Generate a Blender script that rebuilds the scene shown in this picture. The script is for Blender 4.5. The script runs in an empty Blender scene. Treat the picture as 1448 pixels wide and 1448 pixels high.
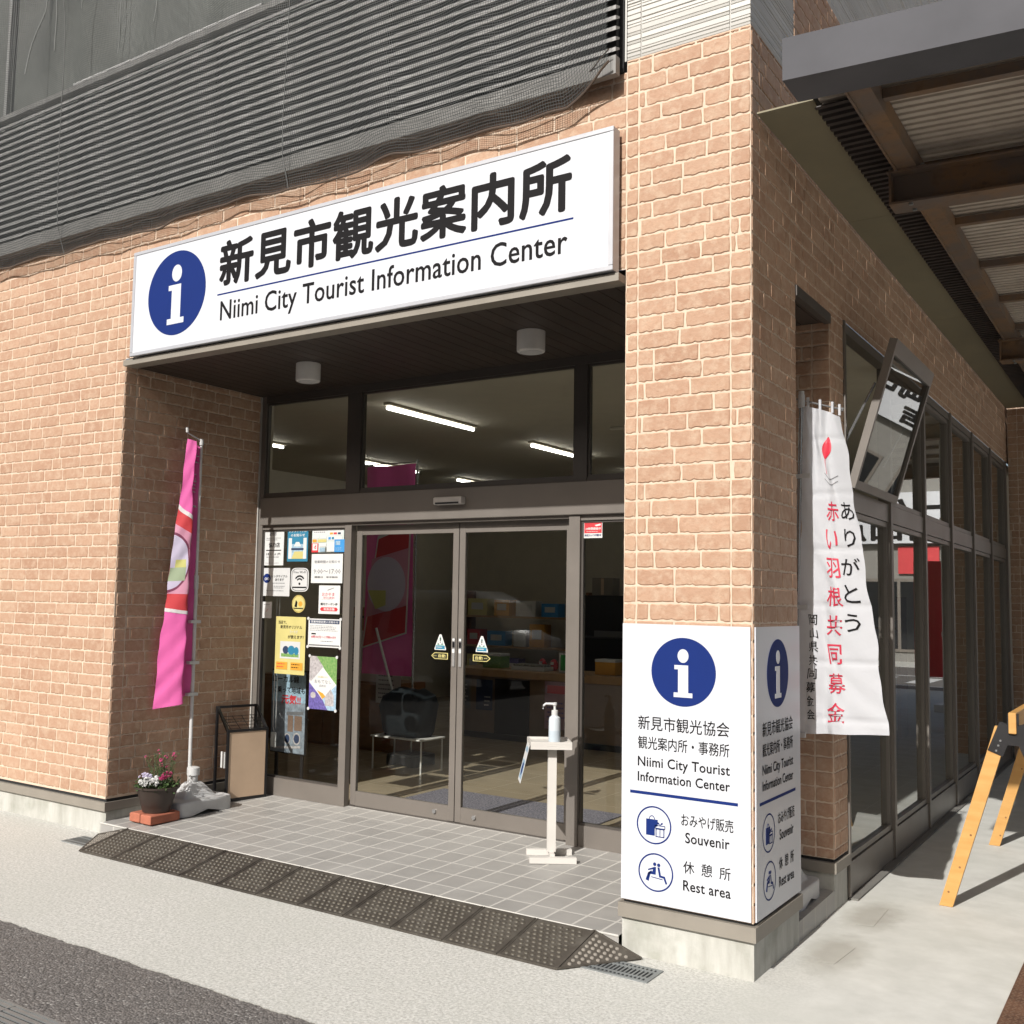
import bpy, math, random
from mathutils import Vector, Matrix
R = math.radians
random.seed(7)
scene = bpy.context.scene
COL = scene.collection

# ------------------------------------------------------------------ camera
cam_d = bpy.data.cameras.new("camera"); cam = bpy.data.objects.new("camera", cam_d); COL.objects.link(cam)
cam_d.sensor_width = 36.0; cam_d.lens = 36.56126
cam_d.shift_x = 0.0486; cam_d.shift_y = 0.002243
cam_d.clip_start = 0.05; cam_d.clip_end = 600
_r = Vector((0.8242981, 0.5658171, 0.0195865)); _u = Vector((0.0303452, -0.0787007, 0.9964363)); _f = Vector((-0.5653421, 0.8207663, 0.0820427))
cam.matrix_world = Matrix(((_r.x, _u.x, -_f.x, 1.5977), (_r.y, _u.y, -_f.y, -4.6599), (_r.z, _u.z, -_f.z, 1.6584), (0, 0, 0, 1)))
scene.camera = cam

# ------------------------------------------------------------------ world + sun
world = bpy.data.worlds.new("World"); scene.world = world; world.use_nodes = True
wt = world.node_tree; wt.nodes.clear()
sky = wt.nodes.new("ShaderNodeTexSky"); sky.sky_type = 'NISHITA'; sky.sun_disc = False
SUN_DIR = Vector((-0.012, 1.0, -0.70)).normalized()          # the way the light travels
sky.sun_elevation = math.asin(-SUN_DIR.z); sky.sun_rotation = R(180)
sky.air_density = 1.0; sky.dust_density = 4.0; sky.ozone_density = .4
bg = wt.nodes.new("ShaderNodeBackground"); bg.inputs[1].default_value = 0.075
wo = wt.nodes.new("ShaderNodeOutputWorld")
wt.links.new(sky.outputs[0], bg.inputs[0]); wt.links.new(bg.outputs[0], wo.inputs[0])
sun_d = bpy.data.lights.new("sun", 'SUN'); sun_d.energy = 4.3; sun_d.angle = R(0.5); sun_d.color = (1.0, 0.975, 0.94)
sun = bpy.data.objects.new("sun", sun_d); COL.objects.link(sun)
sun.rotation_euler = SUN_DIR.to_track_quat('-Z', 'Y').to_euler(); sun.location = (0, -10, 12)
scene.view_settings.view_transform = 'Standard'; scene.view_settings.look = 'None'
scene.view_settings.exposure = 0.50; scene.view_settings.gamma = 1.0
scene.cycles.transparent_max_bounces = 24; scene.cycles.max_bounces = 8

# ------------------------------------------------------------------ materials
MATS = {}
def nt_new(name):
    m = bpy.data.materials.new(name); m.use_nodes = True; t = m.node_tree
    b = t.nodes["Principled BSDF"]; return m, t, b
def N(t, kind, **kw):
    n = t.nodes.new("ShaderNode" + kind)
    for k, v in kw.items(): setattr(n, k, v)
    return n
def L(t, a, b): t.links.new(a, b)
def mathn(t, op, a, b=None, c=None):
    n = N(t, "Math", operation=op)
    for i, v in enumerate((a, b, c)):
        if v is None: continue
        if isinstance(v, (int, float)): n.inputs[i].default_value = v
        else: L(t, v, n.inputs[i])
    return n.outputs[0]
KA = .72                       # base colours below were read off the exposed picture; KA brings them to real albedo
def mixc(t, f, a, b):
    n = N(t, "Mix", data_type='RGBA')
    for s, v in ((n.inputs[0], f), (n.inputs[6], a), (n.inputs[7], b)):
        if isinstance(v, (int, float)): s.default_value = v
        elif isinstance(v, tuple): s.default_value = (v[0]*KA, v[1]*KA, v[2]*KA, 1)
        else: L(t, v, s)
    return n.outputs[2]
def noise(t, scale, detail=3, rough=.55, vec=None):
    n = N(t, "TexNoise"); n.inputs['Scale'].default_value = scale; n.inputs['Detail'].default_value = detail; n.inputs['Roughness'].default_value = rough
    L(t, vec if vec is not None else N(t, "NewGeometry").outputs['Position'], n.inputs['Vector']); return n.outputs[0]
def ramp(t, v, a, b):
    n = N(t, "MapRange"); n.inputs[1].default_value = a; n.inputs[2].default_value = b; n.clamp = True
    L(t, v, n.inputs[0]); return n.outputs[0]
def M(name, col, rough=.6, metal=0., var=.12, vscale=6., bump=0., bscale=60., col2=None, spec=.5):
    if name in MATS: return MATS[name]
    m, t, b = nt_new(name)
    b.inputs['Roughness'].default_value = rough; b.inputs['Metallic'].default_value = metal; b.inputs['Specular IOR Level'].default_value = spec
    n1 = noise(t, vscale, 5)
    lo = tuple(c*(1-var) for c in col) if col2 is None else col
    hi = tuple(min(1, c*(1+var)) for c in col) if col2 is None else col2
    L(t, mixc(t, ramp(t, n1, .3, .7), lo, hi), b.inputs['Base Color'])
    L(t, mathn(t, 'ADD', mathn(t, 'MULTIPLY', n1, .2), rough-.1), b.inputs['Roughness'])
    if bump:
        bp = N(t, "Bump"); bp.inputs['Strength'].default_value = bump; bp.inputs['Distance'].default_value = .004
        L(t, noise(t, bscale, 5, .65), bp.inputs['Height']); L(t, bp.outputs[0], b.inputs['Normal'])
    MATS[name] = m; return m

def brick_mats():
    m, t, b = nt_new("brick_face"); b.inputs['Roughness'].default_value = .7; b.inputs['Specular IOR Level'].default_value = .22
    at = N(t, "Attribute", attribute_name="tone")
    g = N(t, "NewGeometry").outputs['Position']
    n1 = noise(t, 16, 6, .65, g); n2 = noise(t, 42, 5, .65, g); n3 = noise(t, 2.1, 3, .5, g)
    c = mixc(t, ramp(t, at.outputs['Fac'], 0, 1), (.460, .278, .183), (.58, .378, .258))
    c = mixc(t, mathn(t, 'MULTIPLY', ramp(t, n1, .46, .62), .75), c, (.61, .44, .315))
    c = mixc(t, mathn(t, 'MULTIPLY', ramp(t, n2, .48, .66), .38), c, (.40, .215, .125))
    c = mixc(t, mathn(t, 'MULTIPLY', ramp(t, n3, .45, .75), .18), c, (.60, .44, .30))
    L(t, c, b.inputs['Base Color'])
    bp = N(t, "Bump"); bp.inputs['Strength'].default_value = .55; bp.inputs['Distance'].default_value = .006
    L(t, noise(t, 55, 7, .65, g), bp.inputs['Height']); L(t, bp.outputs[0], b.inputs['Normal'])
    m2 = M("brick_mortar", (.75, .59, .45), .8, var=.10, vscale=14, bump=.3, bscale=120)
    return m, m2
BRICK, MORTAR = brick_mats()

def glass_mat(name, tint, refl=1.0, base=.045):
    m, t, b = nt_new(name); t.nodes.remove(b); out = t.nodes["Material Output"]
    ge = N(t, "NewGeometry"); vm = N(t, "VectorMath", operation='DOT_PRODUCT')
    L(t, ge.outputs['Normal'], vm.inputs[0]); L(t, ge.outputs['Incoming'], vm.inputs[1])
    c = mathn(t, 'ABSOLUTE', vm.outputs['Value'])
    f = mathn(t, 'POWER', mathn(t, 'SUBTRACT', 1.0, c), 5.0)
    f = mathn(t, 'ADD', mathn(t, 'MULTIPLY', f, .9*refl), base)
    tr = N(t, "BsdfTransparent"); tr.inputs[0].default_value = (*tint, 1)
    gl = N(t, "BsdfGlossy"); gl.inputs['Roughness'].default_value = 0.0; gl.inputs[0].default_value = (.95, .97, .96, 1)
    mx = N(t, "MixShader"); L(t, f, mx.inputs[0]); L(t, tr.outputs[0], mx.inputs[1]); L(t, gl.outputs[0], mx.inputs[2])
    L(t, mx.outputs[0], out.inputs[0]); MATS[name] = m; return m
GLASS = glass_mat("window_glass", (.86, .88, .86), base=.035)
GLASS_SIDE = glass_mat("side_window_glass", (.62, .64, .62), base=.22)

def concrete_ground():
    m, t, b = nt_new("concrete_apron"); g = N(t, "NewGeometry").outputs['Position']
    sx = N(t, "SeparateXYZ"); L(t, g, sx.inputs[0])
    big = noise(t, .9, 4, .6, g); mid = noise(t, 5, 5, .6, g); fine = noise(t, 70, 5, .75, g); fine2 = noise(t, 240, 2, .6, g)
    edge = mathn(t, 'ADD', mathn(t, 'ADD', sx.outputs[0], mathn(t, 'MULTIPLY', sx.outputs[1], .22)), mathn(t, 'MULTIPLY', big, .5))
    sm = ramp(t, edge, .12, .55)                       # 0 rough aggregate, 1 trowelled walk
    rough_c = mixc(t, ramp(t, fine, .40, .62), (.44, .43, .39), (.80, .79, .735))
    rough_c = mixc(t, mathn(t, 'MULTIPLY', ramp(t, noise(t, 24, 5, .7, g), .5, .68), .45), rough_c, (.84, .83, .775))
    rough_c = mixc(t, mathn(t, 'MULTIPLY', ramp(t, fine2, .5, .8), .5), rough_c, (.84, .83, .78))
    smooth_c = mixc(t, ramp(t, mid, .35, .68), (.62, .61, .56), (.735, .725, .67))
    smooth_c = mixc(t, mathn(t, 'MULTIPLY', ramp(t, noise(t, 2.3, 5, .7, g), .52, .72), .2), smooth_c, (.55, .52, .45))
    c = mixc(t, sm, rough_c, smooth_c)
    c = mixc(t, mathn(t, 'MULTIPLY', ramp(t, big, .42, .66), .42), c, (.56, .56, .50))
    L(t, c, b.inputs['Base Color']); b.inputs['Roughness'].default_value = .85; b.inputs['Specular IOR Level'].default_value = .3
    h = mathn(t, 'ADD', mathn(t, 'MULTIPLY', fine, mathn(t, 'SUBTRACT', 1.05, sm)), mathn(t, 'MULTIPLY', mid, .15))
    bp = N(t, "Bump"); bp.inputs['Strength'].default_value = .5; bp.inputs['Distance'].default_value = .005
    L(t, h, bp.inputs['Height']); L(t, bp.outputs[0], b.inputs['Normal']); MATS["concrete_apron"] = m; return m
def asphalt_mat():
    m, t, b = nt_new("asphalt"); g = N(t, "NewGeometry").outputs['Position']
    v = N(t, "TexVoronoi"); v.inputs['Scale'].default_value = 95; L(t, g, v.inputs['Vector'])
    v2 = N(t, "TexVoronoi"); v2.inputs['Scale'].default_value = 45; L(t, g, v2.inputs['Vector'])
    sp = N(t, "SeparateColor"); L(t, v.outputs['Color'], sp.inputs[0])
    c = mixc(t, ramp(t, sp.outputs[0], 0, 1), (.11, .10, .092), (.245, .225, .21))
    c = mixc(t, mathn(t, 'MULTIPLY', ramp(t, sp.outputs[1], .93, .97), .7), c, (.45, .43, .40))
    c = mixc(t, mathn(t, 'MULTIPLY', ramp(t, v.outputs['Distance'], .45, .8), .6), c, (.05, .045, .04))
    c = mixc(t, mathn(t, 'MULTIPLY', ramp(t, noise(t, 3, 4, .6, g), .4, .7), .3), c, (.19, .165, .145))
    L(t, c, b.inputs['Base Color']); b.inputs['Roughness'].default_value = .85
    bp = N(t, "Bump"); bp.inputs['Strength'].default_value = .7; bp.inputs['Distance'].default_value = .006; bp.invert = True
    L(t, mathn(t, 'ADD', v.outputs['Distance'], mathn(t, 'MULTIPLY', v2.outputs['Distance'], .6)), bp.inputs['Height']); L(t, bp.outputs[0], b.inputs['Normal'])
    MATS["asphalt"] = m; return m
def plinth_mat():
    m, t, b = nt_new("plinth_concrete"); g = N(t, "NewGeometry").outputs['Position']
    mp = N(t, "Mapping"); mp.inputs['Scale'].default_value = (7, 7, 1.6); L(t, g, mp.inputs[0])
    n = noise(t, 1, 6, .65, mp.outputs[0]); n2 = noise(t, 5, 5, .6, g)
    c = mixc(t, ramp(t, n, .35, .7), (.42, .415, .365), (.66, .65, .60))
    c = mixc(t, mathn(t, 'MULTIPLY', ramp(t, n2, .5, .68), .5), c, (.30, .31, .25))
    L(t, c, b.inputs['Base Color']); b.inputs['Roughness'].default_value = .8
    bp = N(t, "Bump"); bp.inputs['Strength'].default_value = .25; bp.inputs['Distance'].default_value = .004; L(t, noise(t, 70, 5, .6, g), bp.inputs['Height']); L(t, bp.outputs[0], b.inputs['Normal'])
    return m
def tile_mat(name, px, py, x0, y0, ctile, ctile2, cgrout, gw, rough=.45):
    m, t, b = nt_new(name); g = N(t, "NewGeometry").outputs['Position']
    s = N(t, "SeparateXYZ"); L(t, g, s.inputs[0])
    def line(v, p, o):
        q = mathn(t, 'DIVIDE', mathn(t, 'SUBTRACT', v, o), p); fr = mathn(t, 'FRACT', q)
        d = mathn(t, 'MINIMUM', fr, mathn(t, 'SUBTRACT', 1.0, fr)); return mathn(t, 'MULTIPLY', d, p), mathn(t, 'FLOOR', q)
    dx, ix = line(s.outputs[0], px, x0); dy, iy = line(s.outputs[1], py, y0)
    d = mathn(t, 'MINIMUM', dx, dy); gm = ramp(t, d, gw*.45, gw*.75)
    cv = N(t, "CombineXYZ"); L(t, ix, cv.inputs[0]); L(t, iy, cv.inputs[1])
    wn = N(t, "TexWhiteNoise"); L(t, cv.outputs[0], wn.inputs[0])
    c = mixc(t, wn.outputs[0], ctile, ctile2)
    n = noise(t, 7, 5, .6, g); c = mixc(t, mathn(t, 'MULTIPLY', ramp(t, n, .4, .7), .25), c, tuple(q*.75 for q in ctile)); c = mixc(t, mathn(t, 'MULTIPLY', ramp(t, noise(t, 1.7, 5, .65, g), .45, .7), .4), c, tuple(q*.72 for q in ctile))
    c = mixc(t, gm, cgrout, c); L(t, c, b.inputs['Base Color'])
    L(t, mathn(t, 'SUBTRACT', .85, mathn(t, 'MULTIPLY', gm, .85-rough)), b.inputs['Roughness'])
    bp = N(t, "Bump"); bp.inputs['Strength'].default_value = .4; bp.inputs['Distance'].default_value = .002
    L(t, mathn(t, 'ADD', gm, mathn(t, 'MULTIPLY', noise(t, 120, 3, .5, g), .12)), bp.inputs['Height']); L(t, bp.outputs[0], b.inputs['Normal'])
    return m
def wood_mat(name, a, c2, sc=(2, 30, 30), rough=.5):
    m, t, b = nt_new(name); tc = N(t, "TexCoord").outputs['Object']
    mp = N(t, "Mapping"); mp.inputs['Scale'].default_value = sc; L(t, tc, mp.inputs[0])
    n = noise(t, 1.5, 5, .6, mp.outputs[0])
    L(t, mixc(t, ramp(t, n, .3, .7), a, c2), b.inputs['Base Color']); b.inputs['Roughness'].default_value = rough
    return m
def rust_mat():
    m, t, b = nt_new("rusted_brown_steel"); g = N(t, "NewGeometry").outputs['Position']
    n = noise(t, 4, 6, .7, g); n2 = noise(t, 16, 5, .6, g)
    c = mixc(t, ramp(t, n, .42, .62), (.175, .132, .105), (.27, .155, .075))
    c = mixc(t, mathn(t, 'MULTIPLY', ramp(t, n2, .55, .7), .6), c, (.10, .07, .055))
    L(t, c, b.inputs['Base Color']); b.inputs['Roughness'].default_value = .55; return m
def sheet_mat():
    m, t, b = nt_new("corrugated_sheet"); t.nodes.remove(b); out = t.nodes["Material Output"]
    g = N(t, "NewGeometry").outputs['Position']; n = noise(t, 3, 5, .6, g)
    c = mixc(t, ramp(t, n, .35, .7), (.56, .48, .40), (.74, .66, .56))
    d = N(t, "BsdfDiffuse"); L(t, c, d.inputs[0]); tl = N(t, "BsdfTranslucent"); L(t, c, tl.inputs[0]); gl = N(t, "BsdfGlossy"); gl.inputs['Roughness'].default_value = .3
    mx = N(t, "MixShader"); mx.inputs[0].default_value = .04; L(t, d.outputs[0], mx.inputs[1]); L(t, tl.outputs[0], mx.inputs[2])
    m2 = N(t, "MixShader"); m2.inputs[0].default_value = .06; L(t, mx.outputs[0], m2.inputs[1]); L(t, gl.outputs[0], m2.inputs[2])
    L(t, m2.outputs[0], out.inputs[0]); return m
def net_mat(name, cell, w, col):
    m, t, b = nt_new(name); out = t.nodes["Material Output"]
    b.inputs['Base Color'].default_value = tuple(q*KA for q in col)+(1,); b.inputs['Roughness'].default_value = .7
    uv = N(t, "UVMap"); s = N(t, "SeparateXYZ"); L(t, uv.outputs[0], s.inputs[0])
    def ln(v):
        fr = mathn(t, 'FRACT', mathn(t, 'DIVIDE', v, cell)); return mathn(t, 'LESS_THAN', fr, w)
    a = mathn(t, 'MAXIMUM', ln(s.outputs[0]), ln(s.outputs[1]))
    tr = N(t, "BsdfTransparent"); mx = N(t, "MixShader"); L(t, a, mx.inputs[0]); L(t, tr.outputs[0], mx.inputs[1]); L(t, b.outputs[0], mx.inputs[2])
    L(t, mx.outputs[0], out.inputs[0]); return m
def cloth_mat(name, col, trans=.3, col2=None):
    m, t, b = nt_new(name); out = t.nodes["Material Output"]
    col = tuple(q*.8 for q in col); b.inputs['Base Color'].default_value = (*col, 1); b.inputs['Roughness'].default_value = .75
    g = N(t, "NewGeometry").outputs['Position']; bp = N(t, "Bump"); bp.inputs['Strength'].default_value = .35; bp.inputs['Distance'].default_value = .02
    L(t, noise(t, 7, 4, .55, g), bp.inputs['Height']); L(t, bp.outputs[0], b.inputs['Normal'])
    tl = N(t, "BsdfTranslucent"); tl.inputs[0].default_value = (*col, 1); mx = N(t, "MixShader"); mx.inputs[0].default_value = trans
    L(t, b.outputs[0], mx.inputs[1]); L(t, tl.outputs[0], mx.inputs[2]); L(t, mx.outputs[0], out.inputs[0]); return m
def emit_mat(name, col, s):
    m, t, b = nt_new(name); b.inputs['Emission Color'].default_value = (*col, 1); b.inputs['Emission Strength'].default_value = s
    b.inputs['Base Color'].default_value = (.8, .8, .8, 1); return m

CONC, ASPH, PLINTH, RUST, SHEET = concrete_ground(), asphalt_mat(), plinth_mat(), rust_mat(), sheet_mat()
TILE = tile_mat("porch_tile", .16, .205, -.10, -.06, (.40, .385, .36), (.47, .455, .425), (.60, .58, .53), .010)
FLOORT = tile_mat("interior_floor_tile", .45, .45, 0, 0, (.46, .37, .25), (.52, .42, .29), (.36, .29, .2), .004, .25)
CAP = M("plinth_cap_metal", (.30, .27, .225), .5, var=.06)
FRAME = M("bronze_aluminium", (.225, .20, .175), .42, .25, var=.05, vscale=3)
FRAME_D = M("dark_bronze_aluminium", (.10, .088, .078), .42, .25, var=.06, vscale=3)
SIDING = M("ribbed_white_siding", (.66, .645, .60), .6, var=.05, vscale=2)
SOFFIT = M("dark_soffit_board", (.055, .04, .032), .5, var=.2)
WHITE_P = M("white_sign_face", (.715, .735, .775), .35, var=.015, vscale=2)
ALU = M("pale_aluminium", (.62, .63, .66), .35, .3, var=.03)
NAVY = M("sign_navy", (.008, .028, .172), .7, var=.03, spec=.15)
INK = M("sign_black", (.010, .009, .010), .7, var=.02, spec=.15)
INKR = M("lettering_red", (.62, .03, .07), .6, var=.03)
INKW = M("lettering_white", (.80, .80, .78), .6, var=.02)
SLAT = M("louver_slat_grey", (.37, .365, .35), .5, .1, var=.05)
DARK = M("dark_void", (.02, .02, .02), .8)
NET = net_mat("netting_thread", .015, .19, (.062, .067, .066))
ROPE = M("net_rope", (.10, .07, .05), .8)
WHITEPL = M("white_plastic", (.66, .66, .65), .45, var=.06, vscale=10)
GREYPL = M("grey_white_plastic", (.66, .66, .65), .5, var=.1, vscale=9)
WHITEM = M("white_painted_metal", (.74, .71, .66), .4, var=.04)
BLACKM = M("black_steel", (.012, .011, .012), .45, var=.1)
PINE = wood_mat("yellow_pine", (.60, .30, .075), (.70, .40, .13), (3, 3, 14))
PINE2 = wood_mat("pale_pine", (.62, .40, .20), (.68, .46, .24), (14, 2, 14))
TAN = M("tan_board", (.66, .48, .33), .6, var=.06)
CHROME = M("chrome_pole", (.55, .55, .55), .25, .8, var=.03)
RUBBER, rt_, rb_ = nt_new("ramp_plastic_brown")
oi_ = N(rt_, "ObjectInfo").outputs['Random']
rc_ = mixc(rt_, oi_, (.052, .044, .036), (.088, .076, .062)); rc_ = mixc(rt_, mathn(rt_, 'MULTIPLY', ramp(rt_, noise(rt_, 11, 6, .7), .45, .7), .55), rc_, (.17, .155, .13))
L(rt_, rc_, rb_.inputs['Base Color']); rb_.inputs['Roughness'].default_value = .6; rb_.inputs['Specular IOR Level'].default_value = .3
RUBBER2 = M("ramp_stud_worn", (.115, .10, .075), .55, var=.2, vscale=20)
GALV = M("galvanised_steel", (.33, .35, .35), .45, .5, var=.12, vscale=8)
TERRA = M("red_brick", (.46, .15, .085), .8, var=.15, vscale=15, bump=.4)
POT = M("brown_pot", (.055, .038, .03), .5, var=.1)
LEAF = M("plant_green", (.055, .10, .025), .6, var=.35, vscale=40)
PETW = M("petal_white", (.78, .78, .76), .6, var=.04)
PETL = M("petal_lilac", (.60, .55, .70), .6, var=.1)
PETP = M("petal_pink", (.58, .06, .20), .6, var=.25, vscale=30)
SOIL = M("soil", (.03, .022, .016), .9, var=.3, vscale=30)
PINKF = cloth_mat("pink_flag_cloth", (.86, .15, .46), .25)
WHITEF = cloth_mat("white_flag_cloth", (.74, .75, .78), .34)
INTW = M("interior_wall_cream", (.66, .60, .48), .8, var=.05)
INTC = M("interior_ceiling_cream", (.66, .61, .50), .8, var=.04)
BWOOD = wood_mat("brown_panel_wood", (.20, .085, .028), (.28, .125, .045), (3, 3, 10))
LWOOD = wood_mat("light_counter_wood", (.42, .25, .11), (.50, .31, .15), (10, 2, 2))
TUBE = emit_mat("lit_tube", (1, .97, .9), 8.0)
STREAK = M("stain_grey", (.33, .315, .27), .85, var=.25, vscale=14, bump=.2)

# ------------------------------------------------------------------ mesh helpers
def wloc(o):
    v = Vector((0, 0, 0))
    while o is not None: v += o.location; o = o.parent
    return v
def tag(o, label=None, cat=None, group=None, kind=None):
    for k, v in (('label', label), ('category', cat), ('group', group), ('kind', kind)):
        if v: o[k] = v
    return o
def empty(name, loc, label, cat, group=None):
    o = bpy.data.objects.new(name, None); COL.objects.link(o); o.location = loc; o.empty_display_size = .1
    return tag(o, label, cat, group)
class MB:
    def __init__(s): s.v = []; s.f = []; s.mi = []; s.tone = []; s.uv = None
    def add(s, vs, fs, mi=0, tone=.5):
        k = len(s.v); s.v += [tuple(q) for q in vs]
        for f in fs: s.f.append(tuple(i+k for i in f)); s.mi.append(mi); s.tone.append(tone)
        return s
    def box(s, x0, x1, y0, y1, z0, z1, mi=0, bev=0.):
        if bev <= 0:
            vs = [(x, y, z) for z in (z0, z1) for y in (y0, y1) for x in (x0, x1)]
            return s.add(vs, [(0, 2, 3, 1), (4, 5, 7, 6), (0, 1, 5, 4), (1, 3, 7, 5), (3, 2, 6, 7), (2, 0, 4, 6)], mi)
        b = min(bev, (x1-x0)*.45, (y1-y0)*.45, (z1-z0)*.45); vs = []; rings = []
        for z, i in ((z0, b), (z0+b, 0), (z1-b, 0), (z1, b)):
            c = b*.6 if i == 0 else b*.6
            X0, X1, Y0, Y1 = x0+i, x1-i, y0+i, y1-i
            rings.append(len(vs))
            vs += [(X0+c, Y0, z), (X1-c, Y0, z), (X1, Y0+c, z), (X1, Y1-c, z), (X1-c, Y1, z), (X0+c, Y1, z), (X0, Y1-c, z), (X0, Y0+c, z)]
        fs = [tuple(range(7, -1, -1)), tuple(range(24, 32))]
        for r in range(3):
            for i in range(8): fs.append((r*8+i, r*8+(i+1) % 8, r*8+8+(i+1) % 8, r*8+8+i))
        return s.add(vs, fs, mi)
    def obox(s, c, ax, ay, az, mi=0):                 # centre and three half-axis vectors
        c, ax, ay, az = Vector(c), Vector(ax), Vector(ay), Vector(az)
        vs = [c+ax*i+ay*j+az*k for k in (-1, 1) for j in (-1, 1) for i in (-1, 1)]
        return s.add(vs, [(0, 2, 3, 1), (4, 5, 7, 6), (0, 1, 5, 4), (1, 3, 7, 5), (3, 2, 6, 7), (2, 0, 4, 6)], mi)
    def bar(s, a, b, w, h, up=(0, 0, 1), mi=0):        # rectangular bar from a to b
        a, b = Vector(a), Vector(b); d = (b-a); n = d.normalized(); sd = n.cross(Vector(up))
        if sd.length < 1e-4: sd = n.cross(Vector((1, 0, 0)))
        sd.normalize(); uu = sd.cross(n).normalized()
        return s.obox((a+b)/2, sd*w/2, d/2, uu*h/2, mi)
    def tube(s, pts, r, n=10, mi=0, caps=True):
        pts = [Vector(p) for p in pts]; rs = r if isinstance(r, (list, tuple)) else [r]*len(pts); vs = []; fs = []
        ref = Vector((0, 0, 1))
        for i, p in enumerate(pts):
            d = (pts[min(i+1, len(pts)-1)]-pts[max(i-1, 0)]).normalized()
            q = ref if abs(d.dot(ref)) < .95 else Vector((1, 0, 0))
            a = d.cross(q).normalized(); b = d.cross(a).normalized()
            for k in range(n):
                t = 2*math.pi*k/n; vs.append(p+a*math.cos(t)*rs[i]+b*math.sin(t)*rs[i])
        for i in range(len(pts)-1):
            for k in range(n): fs.append((i*n+k, i*n+(k+1) % n, i*n+n+(k+1) % n, i*n+n+k))
        if caps: fs += [tuple(range(n-1, -1, -1)), tuple(range((len(pts)-1)*n, len(pts)*n))]
        return s.add(vs, fs, mi)
    def lathe(s, c, prof, n=28, mi=0, sx=1., sy=1.):
        vs = []; fs = []
        for r, z in prof:
            for k in range(n): t = 2*math.pi*k/n; vs.append((c[0]+r*math.cos(t)*sx, c[1]+r*math.sin(t)*sy, c[2]+z))
        m = len(prof)
        for i in range(m-1):
            for k in range(n): fs.append((i*n+k, i*n+(k+1) % n, i*n+n+(k+1) % n, i*n+n+k))
        fs += [tuple(range(n-1, -1, -1)), tuple(range((m-1)*n, m*n))]
        return s.add(vs, fs, mi)
    def prism(s, poly, org, U, V, h, mi=0):            # 2D polygon on plane (org,U,V), extruded h along U x V
        org, U, V = Vector(org), Vector(U), Vector(V); W = U.cross(V).normalized(); n = len(poly)
        vs = [org+U*a+V*b for a, b in poly]+[org+U*a+V*b+W*h for a, b in poly]
        fs = [tuple(range(n-1, -1, -1)), tuple(range(n, 2*n))]+[(i, (i+1) % n, n+(i+1) % n, n+i) for i in range(n)]
        return s.add(vs, fs, mi)
    def grid(s, fn, nu, nv, mi=0, uv=None):
        vs = [fn(i/nu, j/nv) for j in range(nv+1) for i in range(nu+1)]
        fs = [(j*(nu+1)+i, j*(nu+1)+i+1, (j+1)*(nu+1)+i+1, (j+1)*(nu+1)+i) for j in range(nv) for i in range(nu)]
        if uv: s.uv = [uv(i/nu, j/nv) for j in range(nv+1) for i in range(nu+1)]
        return s.add(vs, fs, mi)
    def build(s, name, mat, parent=None, smooth=False, loc=None):
        mats = mat if isinstance(mat, (list, tuple)) else [mat]
        if parent is not None: o0 = wloc(parent)
        elif loc is not None: o0 = Vector(loc)
        else:
            xs = [p[0] for p in s.v]; ys = [p[1] for p in s.v]; zs = [p[2] for p in s.v]
            o0 = Vector(((min(xs)+max(xs))/2, (min(ys)+max(ys))/2, min(zs)))
        me = bpy.data.meshes.new(name); me.from_pydata([(p[0]-o0.x, p[1]-o0.y, p[2]-o0.z) for p in s.v], [], s.f)
        for m in mats: me.materials.append(m)
        me.polygons.foreach_set('material_index', s.mi)
        if any(t != .5 for t in s.tone):
            a = me.attributes.new("tone", 'FLOAT', 'FACE'); a.data.foreach_set('value', s.tone)
        if s.uv:
            ul = me.uv_layers.new(name="UVMap")
            for lp in me.loops: ul.data[lp.index].uv = s.uv[lp.vertex_index]
        if smooth: me.polygons.foreach_set('use_smooth', [True]*len(me.polygons))
        me.update()
        o = bpy.data.objects.new(name, me); COL.objects.link(o)
        if parent is not None: o.parent = parent
        else: o.location = o0
        if smooth:
            md = None
            try: me.set_sharp_from_angle(angle=R(40))
            except Exception: pass
        return o
def text_mesh(body, bold=0., spacing=1.0, res=3):
    c = bpy.data.curves.new("lettering", 'FONT'); c.body = body; c.offset = bold; c.resolution_u = res; c.space_character = spacing; c.fill_mode = 'FRONT'
    o = bpy.data.objects.new("lettering_source", c); COL.objects.link(o); bpy.context.view_layer.update()
    me = bpy.data.meshes.new_from_object(o.evaluated_get(bpy.context.evaluated_depsgraph_get()))
    vs = [v.co.copy() for v in me.vertices]; fs = [tuple(p.vertices) for p in me.polygons]
    bpy.data.objects.remove(o); bpy.data.curves.remove(c); bpy.data.meshes.remove(me)
    x0 = min(v.x for v in vs); x1 = max(v.x for v in vs); y0 = min(v.y for v in vs); y1 = max(v.y for v in vs)
    return [((v.x-x0)/(x1-x0), (v.y-y0)/(y1-y0)) for v in vs], fs, (x1-x0)/(y1-y0)
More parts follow.
